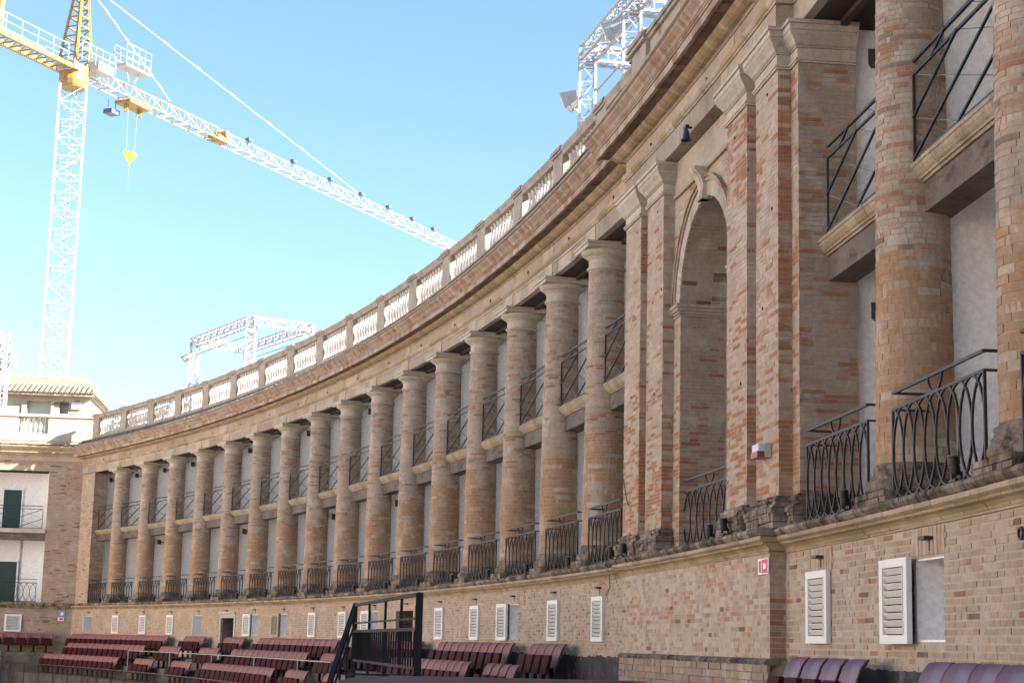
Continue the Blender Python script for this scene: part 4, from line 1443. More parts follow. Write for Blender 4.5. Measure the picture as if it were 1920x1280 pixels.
def crane():
    base = Vector((-33.05, 125.0, -2.6))
    zj = 41.2
    J = Vector((0.415, 0.910, 0)).normalized()
    N = Vector((J.y, -J.x, 0))
    cr = empty('tower_crane', base, 'tall tower crane with white lattice mast and long yellow jib behind the arena', 'crane')
    b = MB()
    M = Matrix.Rotation(math.radians(14), 4, 'Z')
    r, hh = 0.95, 1.35
    z0, z1 = -2.6, 40.0
    legs = [M @ Vector((sx * r, sy * r, 0)) for sx, sy in ((-1, -1), (1, -1), (1, 1), (-1, 1))]
    for L in legs:
        b.bar(base + L, Vector((base.x, base.y, z1)) + L, 0.14)
    n = int((z1 - z0) / hh)
    for i in range(n):
        za, zb = z0 + (z1 - z0) * i / n, z0 + (z1 - z0) * (i + 1) / n
        for k in range(4):
            p, q = legs[k], legs[(k + 1) % 4]
            if i % 2: p, q = q, p
            b.bar(Vector((base.x, base.y, za)) + p, Vector((base.x, base.y, zb)) + q, 0.05)
            b.bar(Vector((base.x, base.y, za)) + legs[k], Vector((base.x, base.y, za)) + legs[(k + 1) % 4], 0.045)
    b.build('mast', 'crane_white', cr)
    b = MB()
    for s in (-0.16, 0.16):
        b.bar(base + Vector((s, 0.35, 0)), Vector((base.x + s, base.y + 0.35, z1)), 0.06)
    for i in range(90):
        b.bar(base + Vector((-0.16, 0.35, i * 0.47)), base + Vector((0.16, 0.35, i * 0.47)), 0.035)
    b.build('ladder', 'galvanised', cr)
    H = Vector((base.x, base.y, zj))
    b = MB()
    b.lathe([(0.9, 39.9), (1.0, 40.1), (1.1, 40.4), (1.1, 40.9), (1.1, 41.0), (1.1, 41.5)], 18, (base.x, base.y, 0))
    b.build('slewing_ring', 'crane_yellow', cr)
    b = MB()
    A = H + Vector((0, 0, 7.4)) + J * 0.3
    feet = [H + J * sx * 0.9 + N * sy * 0.85 + Vector((0, 0, 0.3)) for sx, sy in ((-1, -1), (1, -1), (1, 1), (-1, 1))]
    tops = [A + J * sx * 0.25 + N * sy * 0.25 for sx, sy in ((-1, -1), (1, -1), (1, 1), (-1, 1))]
    for p, q in zip(feet, tops):
        b.bar(p, q, 0.17)
    for i in range(9):
        f0 = i / 9
        for k in range(4):
            p = feet[k].lerp(tops[k], f0); q = feet[(k + 1) % 4].lerp(tops[(k + 1) % 4], f0)
            q2 = feet[(k + 1) % 4].lerp(tops[(k + 1) % 4], f0 + 1 / 9)
            b.bar(p, q, 0.09)
            if k in (1, 3): b.bar(p, q2, 0.08)
    b.build('tower_head', 'crane_yellow', cr)
    b = MB()
    b.box(-1.3, 1.3, -1.0, 1.0, 41.05, 41.55, Matrix.Translation((base.x, base.y, 0)) @ Matrix.Rotation(math.atan2(J.y, J.x), 4, 'Z'))
    Mp = Matrix.Translation((base.x, base.y, 0)) @ Matrix.Rotation(math.atan2(J.y, J.x), 4, 'Z')
    b.box(0.4, 2.2, -1.9, -0.9, 41.3, 42.0, Mp)
    for (x0, y0, x1, y1) in ((-1.6, -1.9, 2.4, -1.9), (-1.6, 1.5, 2.4, 1.5)):
        for z in (42.3, 42.9):
            b.bar(Mp @ Vector((x0, y0, z)), Mp @ Vector((x1, y1, z)), 0.04)
        for k in range(6):
            x = x0 + (x1 - x0) * k / 5
            b.bar(Mp @ Vector((x, y0, 41.5)), Mp @ Vector((x, y0, 42.9)), 0.04)
    b.build('service_platform', 'crane_white', cr)
    # jib
    J0, J1 = H + J * 1.3 + Vector((0, 0, -0.15)), H + J * 75.0 + Vector((0, 0, 0.25))
    mid = J0.lerp(J1, 0.24)
    b = MB(); lattice(b, J0, mid, 1.1, 1.15, 15, 0.085, 0.042, tri=True); b.build('jib', 'crane_jib', cr)
    b = MB(); lattice(b, mid, J1, 1.05, 1.1, 50, 0.06, 0.03, tri=True); b.build('jib_outer', 'crane_cream', cr)
    b = MB()
    for t in (0.30, 0.40, 0.49, 0.57, 0.645, 0.715, 0.78):
        p = J0.lerp(J1, t) + N * 0.2 + Vector((0, 0, 1.3))
        b.bar(p - J * 0.3, p + J * 0.3, 0.38, 0.24)
        b.bar(p - Vector((0, 0, 0.4)), p, 0.05)
    b.build('jib_lamps', 'blue_grey', cr)
    b = MB(); p = J0.lerp(J1, 0.245) + Vector((0, 0, 0.25)); b.bar(p - J * 1.1, p + J * 0.9, 1.0, 0.35); b.bar(p - N * 0.6 + Vector((0, 0, .45)), p + N * 0.7 + Vector((0, 0, .45)), 0.55, n=10); b.build('winch', 'crane_yellow', cr)
    # counter jib
    C1 = H - J * 16
    b = MB()
    for s in (-0.75, 0.75):
        b.bar(H - J * 0.8 + N * s, C1 + N * s, 0.28, 0.34)
    for i in range(17):
        p = H - J * (0.8 + i * 0.9)
        b.bar(p - N * 0.75, p + N * 0.75, 0.10); b.bar(p - N * 0.75, p - J * 0.9 + N * 0.75, 0.08)
    b.build('counter_jib', 'crane_yellow', cr)
    b = MB()
    for s in (-1.15, 1.15):
        for z in (0.75, 1.35):
            b.bar(H - J * 2.2 + N * s + Vector((0, 0, z)), C1 + N * s + Vector((0, 0, z)), 0.04)
        for i in range(9):
            p = H - J * (2.2 + i * 1.7) + N * s
            b.bar(p + Vector((0, 0, 0.1)), p + Vector((0, 0, 1.35)), 0.045)
    b.build('counter_jib_handrail', 'crane_white', cr)
    b = MB(); p = H - J * 11.0
    b.bar(p - J * 0.9 + Vector((0, 0, 1.2)), p + J * 0.9 + Vector((0, 0, 1.2)), 1.3, 2.2); b.build('winch_housing', 'crane_white', cr)
    b = MB(); p = H - J * 8.6 + N * 0.2; b.bar(p + Vector((0, 0, 0.3)), p + Vector((0, 0, 2.6)), 0.55, n=10); b.build('motor', 'crane_yellow', cr)
    # ties
    b = MB()
    t1 = J0.lerp(J1, 0.145) + Vector((0, 0, 1.45)); t2 = J0.lerp(J1, 0.565) + Vector((0, 0, 1.35))
    for tt in (t1, t2):
        b.bar(A, tt, 0.055)
        for f in (0.25, 0.36, 0.48, 0.62, 0.75, 0.88):
            c = A.lerp(tt, f); e = (tt - A).normalized()
            b.bar(c - e * 0.4, c + e * 0.4, 0.13)
    b.build('tie_bars', 'crane_white', cr)
    # trolley, basket, hook block
    T = H + J * 7.2 + Vector((0, 0, -0.45))
    b = MB(); b.bar(T - J * 1.3, T + J * 1.5, 1.5, 0.22); b.bar(T + J * 0.9 - Vector((0, 0, 0.7)), T + J * 0.9, 0.35); b.bar(T - J * 0.8 - Vector((0, 0, 0.7)), T - J * 0.8, 0.3); b.build('trolley', 'crane_yellow', cr)
    b = MB(); Q = T - J * 1.4 + N * -0.9 - Vector((0, 0, 0.85)); b.bar(Q - J * 0.5, Q + J * 0.5, 0.8, 0.35)
    for s in (-0.45, 0.45): b.bar(Q + J * s, Q + J * s + Vector((0, 0, 0.9)), 0.05)
    b.build('trolley_basket', 'blue_grey', cr)
    hk = T - Vector((0, 0, 4.0))
    b = MB()
    for s in (-0.55, 0.65): b.bar(T + J * s * 1.0 - Vector((0, 0, .3)), hk + J * s * 0.8, 0.028)
    b.bar(hk - Vector((0, 0, 1.0)), hk - Vector((0, 0, 2.8)), 0.03)
    b.build('hoist_rope', 'galvanised', cr)
    b = MB()
    ps = [(-0.5, 0.25), (-0.3, 0.4), (0.42, 0.22), (0.52, 0.0), (0.05, -0.52), (-0.08, -0.5)]
    vs = [hk + J * x * 0.4 + N * x * 0.75 + Vector((0, 0, z)) + (N * -0.4 + J * 0.7) * 0.0 for x, z in ps]
    dd = J * 0.22
    b.add([v - dd for v in vs] + [v + dd for v in vs], [tuple(range(5, -1, -1)), tuple(range(6, 12))] + [(i, (i + 1) % 6, 6 + (i + 1) % 6, 6 + i) for i in range(6)])
    b.bar(hk - Vector((0, 0, 0.5)), hk - Vector((0, 0, 1.0)), 0.10)
    b.build('hook_block', 'yellow_paint', cr)
    # rescue cage above the jib
    R0 = H + J * 6.3 + N * 0.4 + Vector((0, 0, 2.1))
    b = MB(); b.bar(R0 - J * 1.5, R0 + J * 1.6, 1.2, 0.16)
    for s in (-0.6, 0.6):
        for z in (0.55, 1.1, 1.7): b.bar(R0 - J * 1.5 + N * s + Vector((0, 0, z)), R0 + J * 1.6 + N * s + Vector((0, 0, z)), 0.04)
        for i in range(5): b.bar(R0 + J * (-1.5 + i * 0.77) + N * s, R0 + J * (-1.5 + i * 0.77) + N * s + Vector((0, 0, 1.7)), 0.04)
    for x in (-1.5, 1.6):
        for z in (0.55, 1.1, 1.7): b.bar(R0 + J * x - N * .6 + Vector((0, 0, z)), R0 + J * x + N * .6 + Vector((0, 0, z)), 0.04)
    for s in (-0.8, 0.9): b.bar(R0 + J * s, R0 + J * s * 0.4 - Vector((0, 0, 1.0)), 0.08)
    b.build('rescue_cage', 'crane_white', cr)


crane()


# ------------------------------------------------------------------ lighting trusses on the roof
def truss(b, p0, p1, w=0.36):
    n = max(2, int((Vector(p1) - Vector(p0)).length / 0.42))
    lattice(b, p0, p1, w, w, n, 0.06, 0.028)


def floodlight(p, aim, label, group=None, s=1.0):
    d = Vector(aim).normalized()
    M = Matrix.Translation(p) @ d.to_track_quat('Y', 'Z').to_matrix().to_4x4()
    o = empty('floodlight', M, label, 'floodlight', group)
    s *= 0.8
    b = MB(); q = 0.27 * s
    b.hexa([M @ Vector(v) for v in ((-q, 0.12 * s, -q * .85), (q, 0.12 * s, -q * .85), (q * .55, -0.3 * s, -q * .5), (-q * .55, -0.3 * s, -q * .5), (-q, 0.12 * s, q * .85), (q, 0.12 * s, q * .85), (q * .55, -0.3 * s, q * .5), (-q * .55, -0.3 * s, q * .5))])
    b.build('housing', 'aluminium', o)
    b = MB(); b.box(-q * .98, q * .98, 0.121 * s, 0.15 * s, -q * .83, q * .83, M); b.build('lens', 'lamp_face', o)
    b = MB(); b.path([M @ Vector(v) for v in ((-q * 1.1, -0.05, 0), (-q * 1.1, -0.05, -q * 1.3), (q * 1.1, -0.05, -q * 1.3), (q * 1.1, -0.05, 0))], 0.03); b.build('yoke', 'galvanised', o)


def rig(label, a_list, o0, o1, zt, pipes):
    r = empty('lighting_truss', P(a_list[0], o0, 9.8), label, 'truss')
    for i, a in enumerate(a_list):
        for o in (o0, o1):
            b = MB(); truss(b, P(a, o, 9.8), P(a, o, zt), 0.38); b.build('post', 'aluminium', r)
        b = MB(); truss(b, P(a, o0, zt - 0.18), P(a, o1, zt - 0.18)); b.build('cross_beam', 'aluminium', r)
    for o in (o0, o1):
        for a0, a1 in zip(a_list[:-1], a_list[1:]):
            b = MB(); truss(b, P(a0, o, zt - 0.16), P(a1, o, zt - 0.16)); b.build('beam', 'aluminium', r)
    b = MB()
    for z, oo in pipes:
        b.bar(P(a_list[0], oo, z), P(a_list[-1], oo, z), 0.055, n=8)
    b.build('pipes', 'galvanised', r)
    return r


rig('silver box truss on the roof behind the middle of the balustrade', [0.92, 2.85], -2.0, -4.8, 14.25, [(13.5, -2.1), (13.5, -4.7)])
rig('silver box truss on the roof above the arch at top centre', [13.42, 14.40, 15.4], -1.1, -3.9, 14.35, [(13.3, -1.35), (13.35, -2.4), (12.5, -1.3)])
floodlight(P(0.78, -1.75, 13.3), P(0.0, 2.0, 9) - P(0.78, -1.75, 13.3), 'small floodlight on the left post of the middle roof truss')
floodlight(P(1.55, -2.1, 13.75), P(1.3, 4.0, 9) - P(1.5, -2, 13.7), 'small floodlight under the front beam of the middle roof truss')
floodlight(P(2.55, -2.4, 13.7), P(2.0, 4.0, 9) - P(2.5, -2, 13.7), 'small floodlight near the right front post of the middle roof truss')
floodlight(P(13.24, -0.85, 13.2), P(12.5, 2.2, 11.5) - P(13.24, -0.85, 13.2), 'square floodlight low on the left post of the truss at top centre', s=1.1)
floodlight(P(14.20, -0.85, 13.75), P(13.5, 2.2, 12.0) - P(14.2, -0.85, 13.75), 'square floodlight high on the right post of the truss at top centre', s=1.1)
r3 = empty('lighting_truss', ME @ Vector((4.35, -1.0, 9.8)), 'silver lattice post on the sunlit parapet at the left edge', 'truss')
b = MB(); lattice(b, ME @ Vector((4.35, -1.0, 9.8)), ME @ Vector((4.35, -1.0, 15.2)), 0.45, 0.45, 12, 0.07, 0.035); b.build('post', 'aluminium', r3)
b = MB(); lattice(b, ME @ Vector((4.75, -1.3, 9.8)), ME @ Vector((4.75, -1.3, 15.2)), 0.45, 0.45, 12, 0.07, 0.035); b.build('post', 'aluminium', r3)
b = MB(); b.bar(ME @ Vector((4.2, -1, 14.9)), ME @ Vector((2.75, -1.0, 14.85)), 0.03); b.build('aerial', 'galvanised', r3)
for z, w in ((14.1, 'upper'), (13.6, 'lower')):
    floodlight(ME @ Vector((3.85, -0.8, z)), Vector((0.7, -0.7, -0.35)), '%s of two small floodlights on the lattice post at the left edge' % w, s=0.7)

# ------------------------------------------------------------------ theatre seats
def seat_meshes():
    b = MB()
    # shell of the back: slightly dished panel with turned edges, leaning away from the arena (-y)
    lean = math.tan(math.radians(20))
    nx, nzv = 8, 6
    w, z0, z1 = 0.32, 0.36, 0.90
    pts = []
    for side in (0, 1):
        for j in range(nzv + 1):
            z = z0 + (z1 - z0) * j / nzv
            for i in range(nx + 1):
                x = -w + 2 * w * i / nx
                e = abs(x) / w
                y = -lean * (z - z0) + 0.05 * max(0, e - 0.72) / 0.28 + 0.02 * e * e - (0.02 if side else 0) - (0.03 * max(0, (z - 0.85) / 0.05))
                pts.append((x, y, z - 0.012 * e ** 6 * (j == nzv)))
    q = (nx + 1) * (nzv + 1)
    fs = []
    for j in range(nzv):
        for i in range(nx):
            k = j * (nx + 1) + i
            fs.append((k, k + nx + 1, k + nx + 2, k + 1)); fs.append((q + k, q + k + 1, q + k + nx + 2, q + k + nx + 1))
    for i in range(nx):
        k = nzv * (nx + 1) + i
        fs.append((k, q + k, q + k + 1, k + 1)); fs.append((i, i + 1, q + i + 1, q + i))
    for j in range(nzv):
        k = j * (nx + 1); fs.append((k, q + k, q + k + nx + 1, k + nx + 1)); k += nx; fs.append((k, k + nx + 1, q + k + nx + 1, q + k))
    b.add(pts, fs)
    back = b.mesh('backrest', True); back.materials.append(MAT['seat_back'])
    b = MB()
    # folded seat: rounded upper corners, nearly upright
    out = [(-0.27, 0.30), (0.27, 0.30), (0.275, 0.60), (0.255, 0.655), (0.22, 0.675), (-0.22, 0.675), (-0.255, 0.655), (-0.275, 0.60)]
    n = len(out)
    vs = [(x, 0.16 - 0.22 * (z - 0.3) + t, z) for t in (0.0, 0.07) for x, z in out]
    b.add(vs, [tuple(range(n)), tuple(range(2 * n - 1, n - 1, -1))] + [(i, n + i, n + (i + 1) % n, (i + 1) % n) for i in range(n)])
    fold = b.mesh('folded_seat'); fold.materials.append(MAT['seat_fold'])
    b = MB()
    b.box(-0.05, 0.05, 0.0, 0.07, 0.0, 0.42); b.box(-0.14, 0.14, -0.06, 0.16, 0.0, 0.03); b.box(-0.34, 0.34, -0.03, 0.03, 0.33, 0.38)
    leg = b.mesh('pedestal'); leg.materials.append(MAT['seat_fold'])
    return back, fold, leg


SB, SF, SL = seat_meshes()


SB_SHEEN = SB.copy(); SB_SHEEN.materials.clear(); SB_SHEEN.materials.append(MAT['seat_back_sky_sheen'])


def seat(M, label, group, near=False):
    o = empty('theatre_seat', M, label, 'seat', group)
    inst(SB_SHEEN if near else SB, 'backrest', o, M); inst(SF, 'folded_seat', o, M); inst(SL, 'pedestal', o, M)


PITCHA = 0.1935
ROWS = [
    (1, 0.84, -0.855, [(-1.02, 2.58, 'long block at the far left end'), (3.17, 3.92, 'small block left of the stone doorway'), (4.62, 5.33, 'small block right of the stone doorway'), (5.84, 8.55, 'long block left of the black stair railing'), (9.0, 11.2, 'block behind the black stair railing'), (11.69, 13.72, 'long block right of the black stair railing'), (14.17, 14.96, 'block of four next to the red brick gate'), (18.81, 19.64, 'block of four under the nearest closed shutter'), (20.16, 22.0, 'block at the right edge under the open shutter')]),
    (2, 1.78, -1.285, [(-0.42, 2.52, 'long block at the far left end'), (3.10, 3.86, 'small block left of the stone doorway'), (4.58, 5.30, 'small block below the stone doorway'), (5.78, 8.51, 'long block left of the black stair railing'), (9.01, 9.75, 'small block beside the black stair railing'), (11.3, 13.69, 'long block right of the black stair railing'), (14.13, 14.99, 'block of four behind the brown deck')]),
    (3, 2.72, -1.815, [(-0.57, 2.35, 'long block at the far left end'), (2.98, 3.72, 'second block from the left'), (4.44, 5.18, 'third block from the left'), (5.64, 8.33, 'long block left of the black stair railing'), (8.81, 9.56, 'small block beside the black stair railing'), (10.2, 10.98, 'small block at the foot of the black stair')]),
]
ROWN = {1: 'top row', 2: 'middle row', 3: 'bottom row'}
for rn, o, z, groups in ROWS:
    for (p, q, txt) in groups:
        n = max(1, int(round((q - p) / PITCHA)))
        for i in range(n):
            a = p + (i + 0.5) * (q - p) / n
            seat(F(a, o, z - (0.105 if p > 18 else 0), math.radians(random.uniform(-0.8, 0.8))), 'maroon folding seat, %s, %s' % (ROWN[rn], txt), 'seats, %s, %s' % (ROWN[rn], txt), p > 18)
for i in range(8):
    seat(ME @ Matrix.Translation((0.98 + i * 0.60, 0.75, -0.875)) @ Matrix.Diagonal((0.88, 1, 1, 1)), 'dark maroon folding seat under the end block at far left', 'seats under the end block')

# ------------------------------------------------------------------ deck by the gate, its stair railing, other rails
b = MB()
b.box(-1.9, 3.2, 12.0, 29.8, -0.66, -0.545)
deck = b.build('stage_deck', 'deck')
tag(deck, 'flat brown boarded deck in front of the brick gate', 'deck')
b = MB(); b.box(-1.85, 3.1, 12.1, 29.7, -2.58, -0.665); b.build('skirt', 'black', deck)
b = MB(); b.box(-2.55, -1.95, 27.5, 31.5, -2.58, -0.60)
tag(b.build('concrete_step', 'concrete'), 'pale concrete block beside the brown deck at the black railing', 'step')


def stair_rail():
    A = Vector((-3.40, 40.0, 0)); B = Vector((-1.44, 29.5, 0))
    o = empty('stair_railing', (-1.6, 29.5, -2.58), 'black steel stair railing with pickets and a tall end post', 'railing')
    zt = 0.80
    b = MB()
    D = (B - A)
    X = Vector((1, 0, 0))
    b.box(-0.06, 0.06, -0.03, 0.03, -2.58, zt + 0.02, Matrix.Translation(B)); b.build('post', 'steel_blue', o)
    b = MB(); b.box(-0.05, 0.05, -0.03, 0.03, -2.58, zt, Matrix.Translation(A)); b.build('post', 'steel_blue', o)
    for f in (0.28, 0.55, 0.78):
        p = A.lerp(B, f)
        b = MB(); b.bar(p + Vector((0, 0, -2.58)), p + Vector((0, 0, zt)), 0.05)
        b.build('post', 'steel_blue', o)
    b = MB(); b.bar(A + Vector((0, 0, zt)), B + Vector((0, 0, zt)), 0.06); b.bar(A + Vector((0, 0, 0.40)), B + Vector((0, 0, 0.40)), 0.035)
    b.build('rail', 'steel_blue', o)
    b = MB(); b.bar(A + Vector((0, 0, 0.22)), B + Vector((0, 0, 0.22)), 0.06); b.bar(A + Vector((0, 0, -0.42)), B + Vector((0, 0, -0.42)), 0.05); b.build('rail', 'steel_blue', o)
    b = MB()
    n = 30
    for i in range(n):
        p = A.lerp(B, (i + 0.5) / n)
        b.bar(p + Vector((0, 0, -0.42)), p + Vector((0, 0, 0.22)), 0.035)
    b.build('pickets', 'steel_blue', o)
    E = Vector((-3.62, 36.0, 0))
    b = MB(); b.bar(A + Vector((0, 0, zt)), E + Vector((0, 0, -1.15)), 0.09, 0.12); b.bar(A + Vector((0, 0, 0.40)), E + Vector((0, 0, -1.55)), 0.04)
    for f in (0.25, 0.5, 0.75, 1.0):
        p = A.lerp(E, f); b.bar(p + Vector((0, 0, -2.58)), p + Vector((0, 0, zt - f * 1.95)), 0.05)
    b.build('stair_handrail', 'steel_blue', o)
    b = MB()
    for i in range(7):
        b.box(-0.2, 1.5, -0.30, 0.02, -0.75 - i * 0.25, -0.70 - i * 0.25, Matrix.Translation(A.lerp(E, i / 6.0)))
    b.build('tread', 'black', o)


stair_rail()


def arc_fence(name, label, a0, a1, o, zb, zt, step, pick, r, mat, mid=()):
    e = empty(name, P(a0, o, zb), label, 'railing')
    b = MB(); n = int((a1 - a0) / 0.25)
    for z in (zt,) + tuple(mid):
        b.path([P(a0 + (a1 - a0) * i / n, o, z) for i in range(n + 1)], r)
    b.build('rail', mat, e)
    b = MB(); a = a0
    while a <= a1 + 1e-6:
        b.bar(P(a, o, zb), P(a, o, zt), r * 1.3); a += step
    b.build('posts', mat, e)
    if pick:
        b = MB(); a = a0
        while a <= a1:
            b.bar(P(a, o, zb + 0.08), P(a, o, zt), r * 0.45); a += pick
        b.build('pickets', mat, e)


arc_fence('crowd_fence', 'low black picket fence below the seat rows at bottom left', -2.6, 9.5, 4.0, -2.58, -1.38, 0.6, 0.06, 0.035, 'black', (-2.45,))
arc_fence('pipe_rail', 'thin grey pipe rail running along the bottom seat row', 2.4, 10.0, 2.26, -1.28, -0.62, 1.6, None, 0.03, 'galvanised')
arc_fence('pipe_rail', 'short dark pipe rail in the aisle before the stone doorway', 3.0, 4.7, 1.36, -0.86, -0.16, 0.85, None, 0.035, 'black')
arc_fence('pipe_rail', 'dark pipe rail standing at the far left below the end block', -3.4, -0.9, 4.3, -2.58, -0.93, 0.5, None, 0.04, 'black', (-1.6,))

# ------------------------------------------------------------------ small things: spotlights, speakers, bell, siren, signs, cables
def spotlight(M, label, group):
    M = M @ Matrix.Diagonal((0.58, 0.58, 0.62, 1))
    o = empty('spotlight', M, label, 'spotlight', group)
    b = MB(); b.box(-0.20, 0.10, -0.10, 0.10, 0.0, 0.03, M); b.box(-0.02, 0.02, -0.09, -0.05, 0.03, 0.16, M); b.box(-0.02, 0.02, 0.05, 0.09, 0.03, 0.16, M); b.build('bracket', 'black', o)
    b = MB(); b.lathe([(0.07, 0.10), (0.085, 0.13), (0.085, 0.25), (0.10, 0.26), (0.10, 0.37), (0.085, 0.38)], 12)
    b.build('lamp_body', 'black', o, M @ Matrix.Rotation(math.radians(-8), 4, 'X'), smooth=True)
    b = MB(); b.box(0.06, 0.07, -0.08, 0.08, 0.32, 0.46, M @ Matrix.Rotation(math.radians(20), 4, 'Y')); b.build('barn_door', 'galvanised', o)


for k in range(0, 16):
    spotlight(F(k - 0.19, 0.50, 1.535), 'small black spotlight on the cornice beside a column left of the arch', 'spotlights beside the columns left of the arch')
spotlight(F(19.27, 0.50, 1.535), 'black spotlight at the foot of the first column right of the arch', None)
spotlight(F(20.26, 0.50, 1.535), 'black spotlight on the cornice by the column at the right edge', None)
spotlight(F(PC - 1.36, 0.66, 1.535), 'outer black spotlight at the foot of the left pilasters of the arch', None)
spotlight(F(PC - 1.05, 0.72, 1.535), 'inner black spotlight at the foot of the left pilasters of the arch', None)
spotlight(F(PC + 0.38, 0.62, 1.535), 'black spotlight at the right foot of the arch opening', None)
spotlight(F(PC + 0.72, 0.74, 1.535), 'black spotlight at the foot of the right pilasters of the arch', None)


def speaker(M, label, group=None):
    M = M @ Matrix.Diagonal((0.62, 0.62, 0.62, 1))
    o = empty('loudspeaker', M, label, 'loudspeaker', group)
    b = MB()
    b.hexa([M @ Vector(v) for v in ((-0.11, -0.1, -0.17), (0.11, -0.1, -0.17), (0.15, 0.14, -0.14), (-0.15, 0.14, -0.14), (-0.11, -0.1, 0.17), (0.11, -0.1, 0.17), (0.15, 0.14, 0.20), (-0.15, 0.14, 0.20))])
    b.build('cabinet', 'black', o)
    b = MB(); b.lathe([(0.10, 0), (0.07, 0.012), (0.0, 0.002)], 14); b.build('cone', 'iron', o, M @ Matrix.Translation((0, 0.145, 0.03)) @ Matrix.Rotation(-PI / 2, 4, 'X'))
    b = MB(); b.bar(M @ Vector((0, -0.1, 0)), M @ Vector((0, -0.3, 0)), 0.04); b.build('bracket', 'black', o)


def spk(a, o, z):
    return F(a, o, z, math.radians(-30))


speaker(spk(PC + 1.405, -0.62, 7.55), 'black loudspeaker under the ceiling beside the right pier of the arch')
speaker(spk(PC + 1.405, -0.62, 4.22), 'black loudspeaker on the lower box wall beside the right pier of the arch')
for a in (-0.90, 0.035, 1.035, 2.035, 4.035, 6.035, 8.035):
    speaker(spk(a + 0.05, -0.62, 7.72), 'small black loudspeaker high in an upper box of the far colonnade', 'loudspeakers in the upper far boxes')
for a in (1.035, 4.035, 7.035, 9.035):
    speaker(spk(a + 0.05, -0.55, 4.35), 'small black loudspeaker high in a lower box of the far colonnade', 'loudspeakers in the lower far boxes')


def bell():
    M = F(PC + 0.02, 0.70, 7.92) @ Matrix.Diagonal((0.58, 0.58, 0.58, 1))
    o = empty('bell', M, 'small dark bell hanging under the architrave over the arch', 'bell')
    b = MB(); b.lathe([(0.0, 0.17), (0.05, 0.165), (0.075, 0.13), (0.085, 0.05), (0.10, -0.05), (0.145, -0.12), (0.15, -0.135), (0.13, -0.13), (0.08, 0.0)], 18, cap=False); b.build('bell_body', 'bronze', o, M, smooth=True)
    b = MB(); b.bar(M @ Vector((-0.14, 0, 0.24)), M @ Vector((0.14, 0, 0.24)), 0.05); b.bar(M @ Vector((0, 0, 0.16)), M @ Vector((0, 0, 0.24)), 0.04); b.bar(M @ Vector((0, 0, 0.24)), M @ Vector((0, -0.16, 0.24)), 0.03); b.build('yoke', 'iron', o)
    b = MB(); b.bar(M @ Vector((0, 0, 0.05)), M @ Vector((0, 0, -0.17)), 0.03); b.build('clapper', 'iron', o)


bell()
M = F(18.40, 0.56, 2.52) @ Matrix.Diagonal((0.8, 0.8, 0.8, 1))
o = empty('alarm_siren', M, 'red and white alarm siren box on the right pilasters of the arch', 'siren')
b = MB(); b.box(-0.23, 0.23, 0.0, 0.10, -0.10, 0.13, M); b.build('back_box', 'beige', o)
b = MB(); b.box(-0.20, 0.20, 0.101, 0.20, 0.0, 0.12, M); b.build('lens', 'siren_lens', o)
b = MB(); b.box(-0.20, 0.20, 0.101, 0.22, -0.10, -0.002, M); b.build('horn', 'siren_red', o)


def sign(M, w, h, base, marks, label):
    o = empty('sign', M, label, 'sign')
    b = MB(); b.box(-w / 2, w / 2, 0, 0.012, -h / 2, h / 2, M); b.build('plate', base, o)
    for i, (x0, x1, z0, z1, mt) in enumerate(marks):
        b = MB(); b.box(x0, x1, 0.0125, 0.015 + 0.002 * i, z0, z1, M); b.build('mark', mt, o)


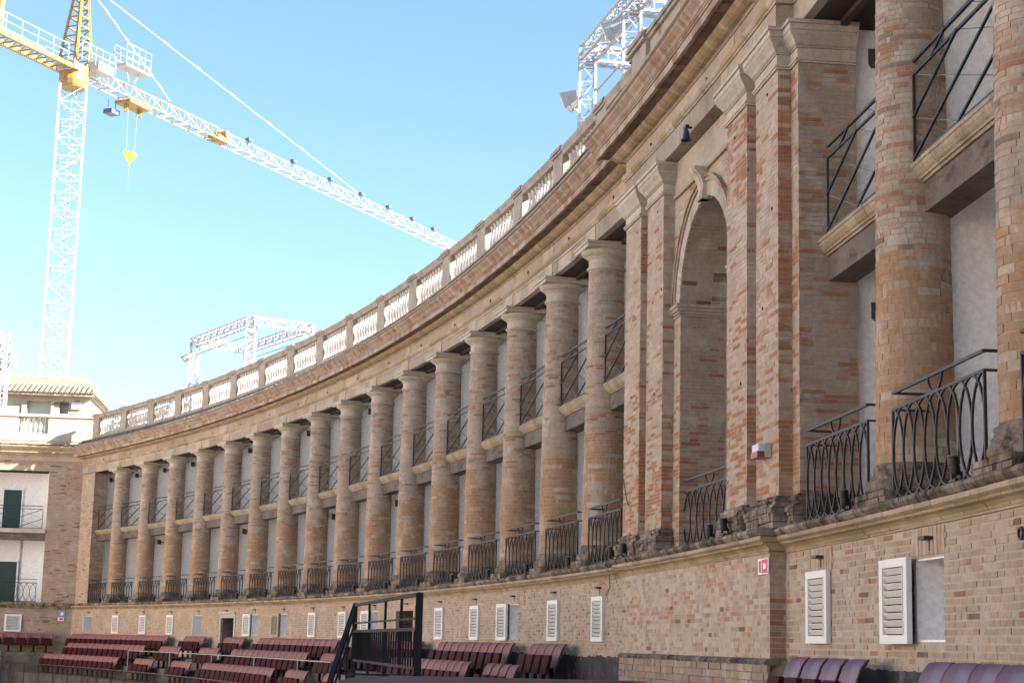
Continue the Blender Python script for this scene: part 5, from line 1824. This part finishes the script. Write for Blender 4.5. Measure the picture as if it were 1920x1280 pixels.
sign(F(18.405, O_PAV + 0.012, 1.06), 0.50, 0.20, 'sign_white', [(-0.22, 0.06, -0.085, 0.085, 'sign_red'), (-0.15, -0.02, -0.035, 0.035, 'sign_white'), (0.10, 0.115, -0.07, 0.07, 'sign_red'), (0.16, 0.175, -0.07, 0.07, 'sign_red'), (0.115, 0.16, 0.055, 0.07, 'sign_red'), (0.115, 0.16, -0.07, -0.055, 'sign_red')], 'white sign with red fire hose symbol at the podium corner')
sign(ME @ Matrix.Translation((0.42, 0.075, 1.02)), 0.26, 0.26, 'sign_blue', [(-0.06, 0.06, -0.09, 0.05, 'sign_white')], 'pale blue notice on the podium wall at far left')
sign(ME @ Matrix.Translation((0.46, 0.075, 0.74)), 0.30, 0.18, 'sign_white', [(-0.10, 0.06, -0.05, 0.05, 'sign_red')], 'white and red notice below the blue one at far left')
# ropes down the left pilasters, wires on the wall
b = MB()
for d in (0.0, 0.06):
    pts = [P(15.93 - 0.10 * t + d / KM, 0.74 + 0.05 * t, 3.6 - 2.05 * t) for t in np.linspace(0, 1, 9)]
    b.path(pts, 0.006)
b.path([P(15.80, 0.79, 1.54), P(15.81, 0.62, 1.36), P(15.60, O_POD + 0.02, 1.1), P(15.52, O_POD + 0.02, 0.94)], 0.012)
tag(b.build('rope', 'rope'), 'thin pale ropes hanging before the left pilasters of the arch', 'rope')
b = MB()
b.path([P(16.04 + 0.10 * t, 0.58, 2.95 - 0.5 * t - 0.3 * t * (1 - t)) for t in np.linspace(0, 1, 7)], 0.012)
tag(b.build('wire', 'iron'), 'dark wire looping down the leftmost pilaster of the arch', 'wire')
b = MB()
b.path([P(6.0 + 1.35 * t, 0.90 - 0.45 * math.sin(PI * t), 9.0 - 0.62 * math.sin(PI * t) ** 0.8) for t in np.linspace(0, 1, 15)], 0.014)
tag(b.build('wire', 'rope'), 'pale wire sagging below the cornice of the far colonnade', 'wire')
b = MB(); M = F(20.62, O_POD + 0.01, 1.0)
b.path([M @ Vector((0.05 * math.cos(t), 0.01, 0.05 * math.sin(t))) for t in np.linspace(0, 2 * PI, 11)], 0.018)
tag(b.build('wall_ring', 'iron'), 'black iron ring on the podium wall near the right edge', 'ring')
b = MB(); M = F(19.30, -0.7, 1.5)
b.box(-0.25, 0.25, -0.2, 0.2, 0, 0.95, M); b.box(-0.29, 0.29, -0.24, 0.24, 0.952, 1.0, M)
tag(b.build('equipment_case', 'black'), 'black equipment case standing in the box right of the arch', 'case')
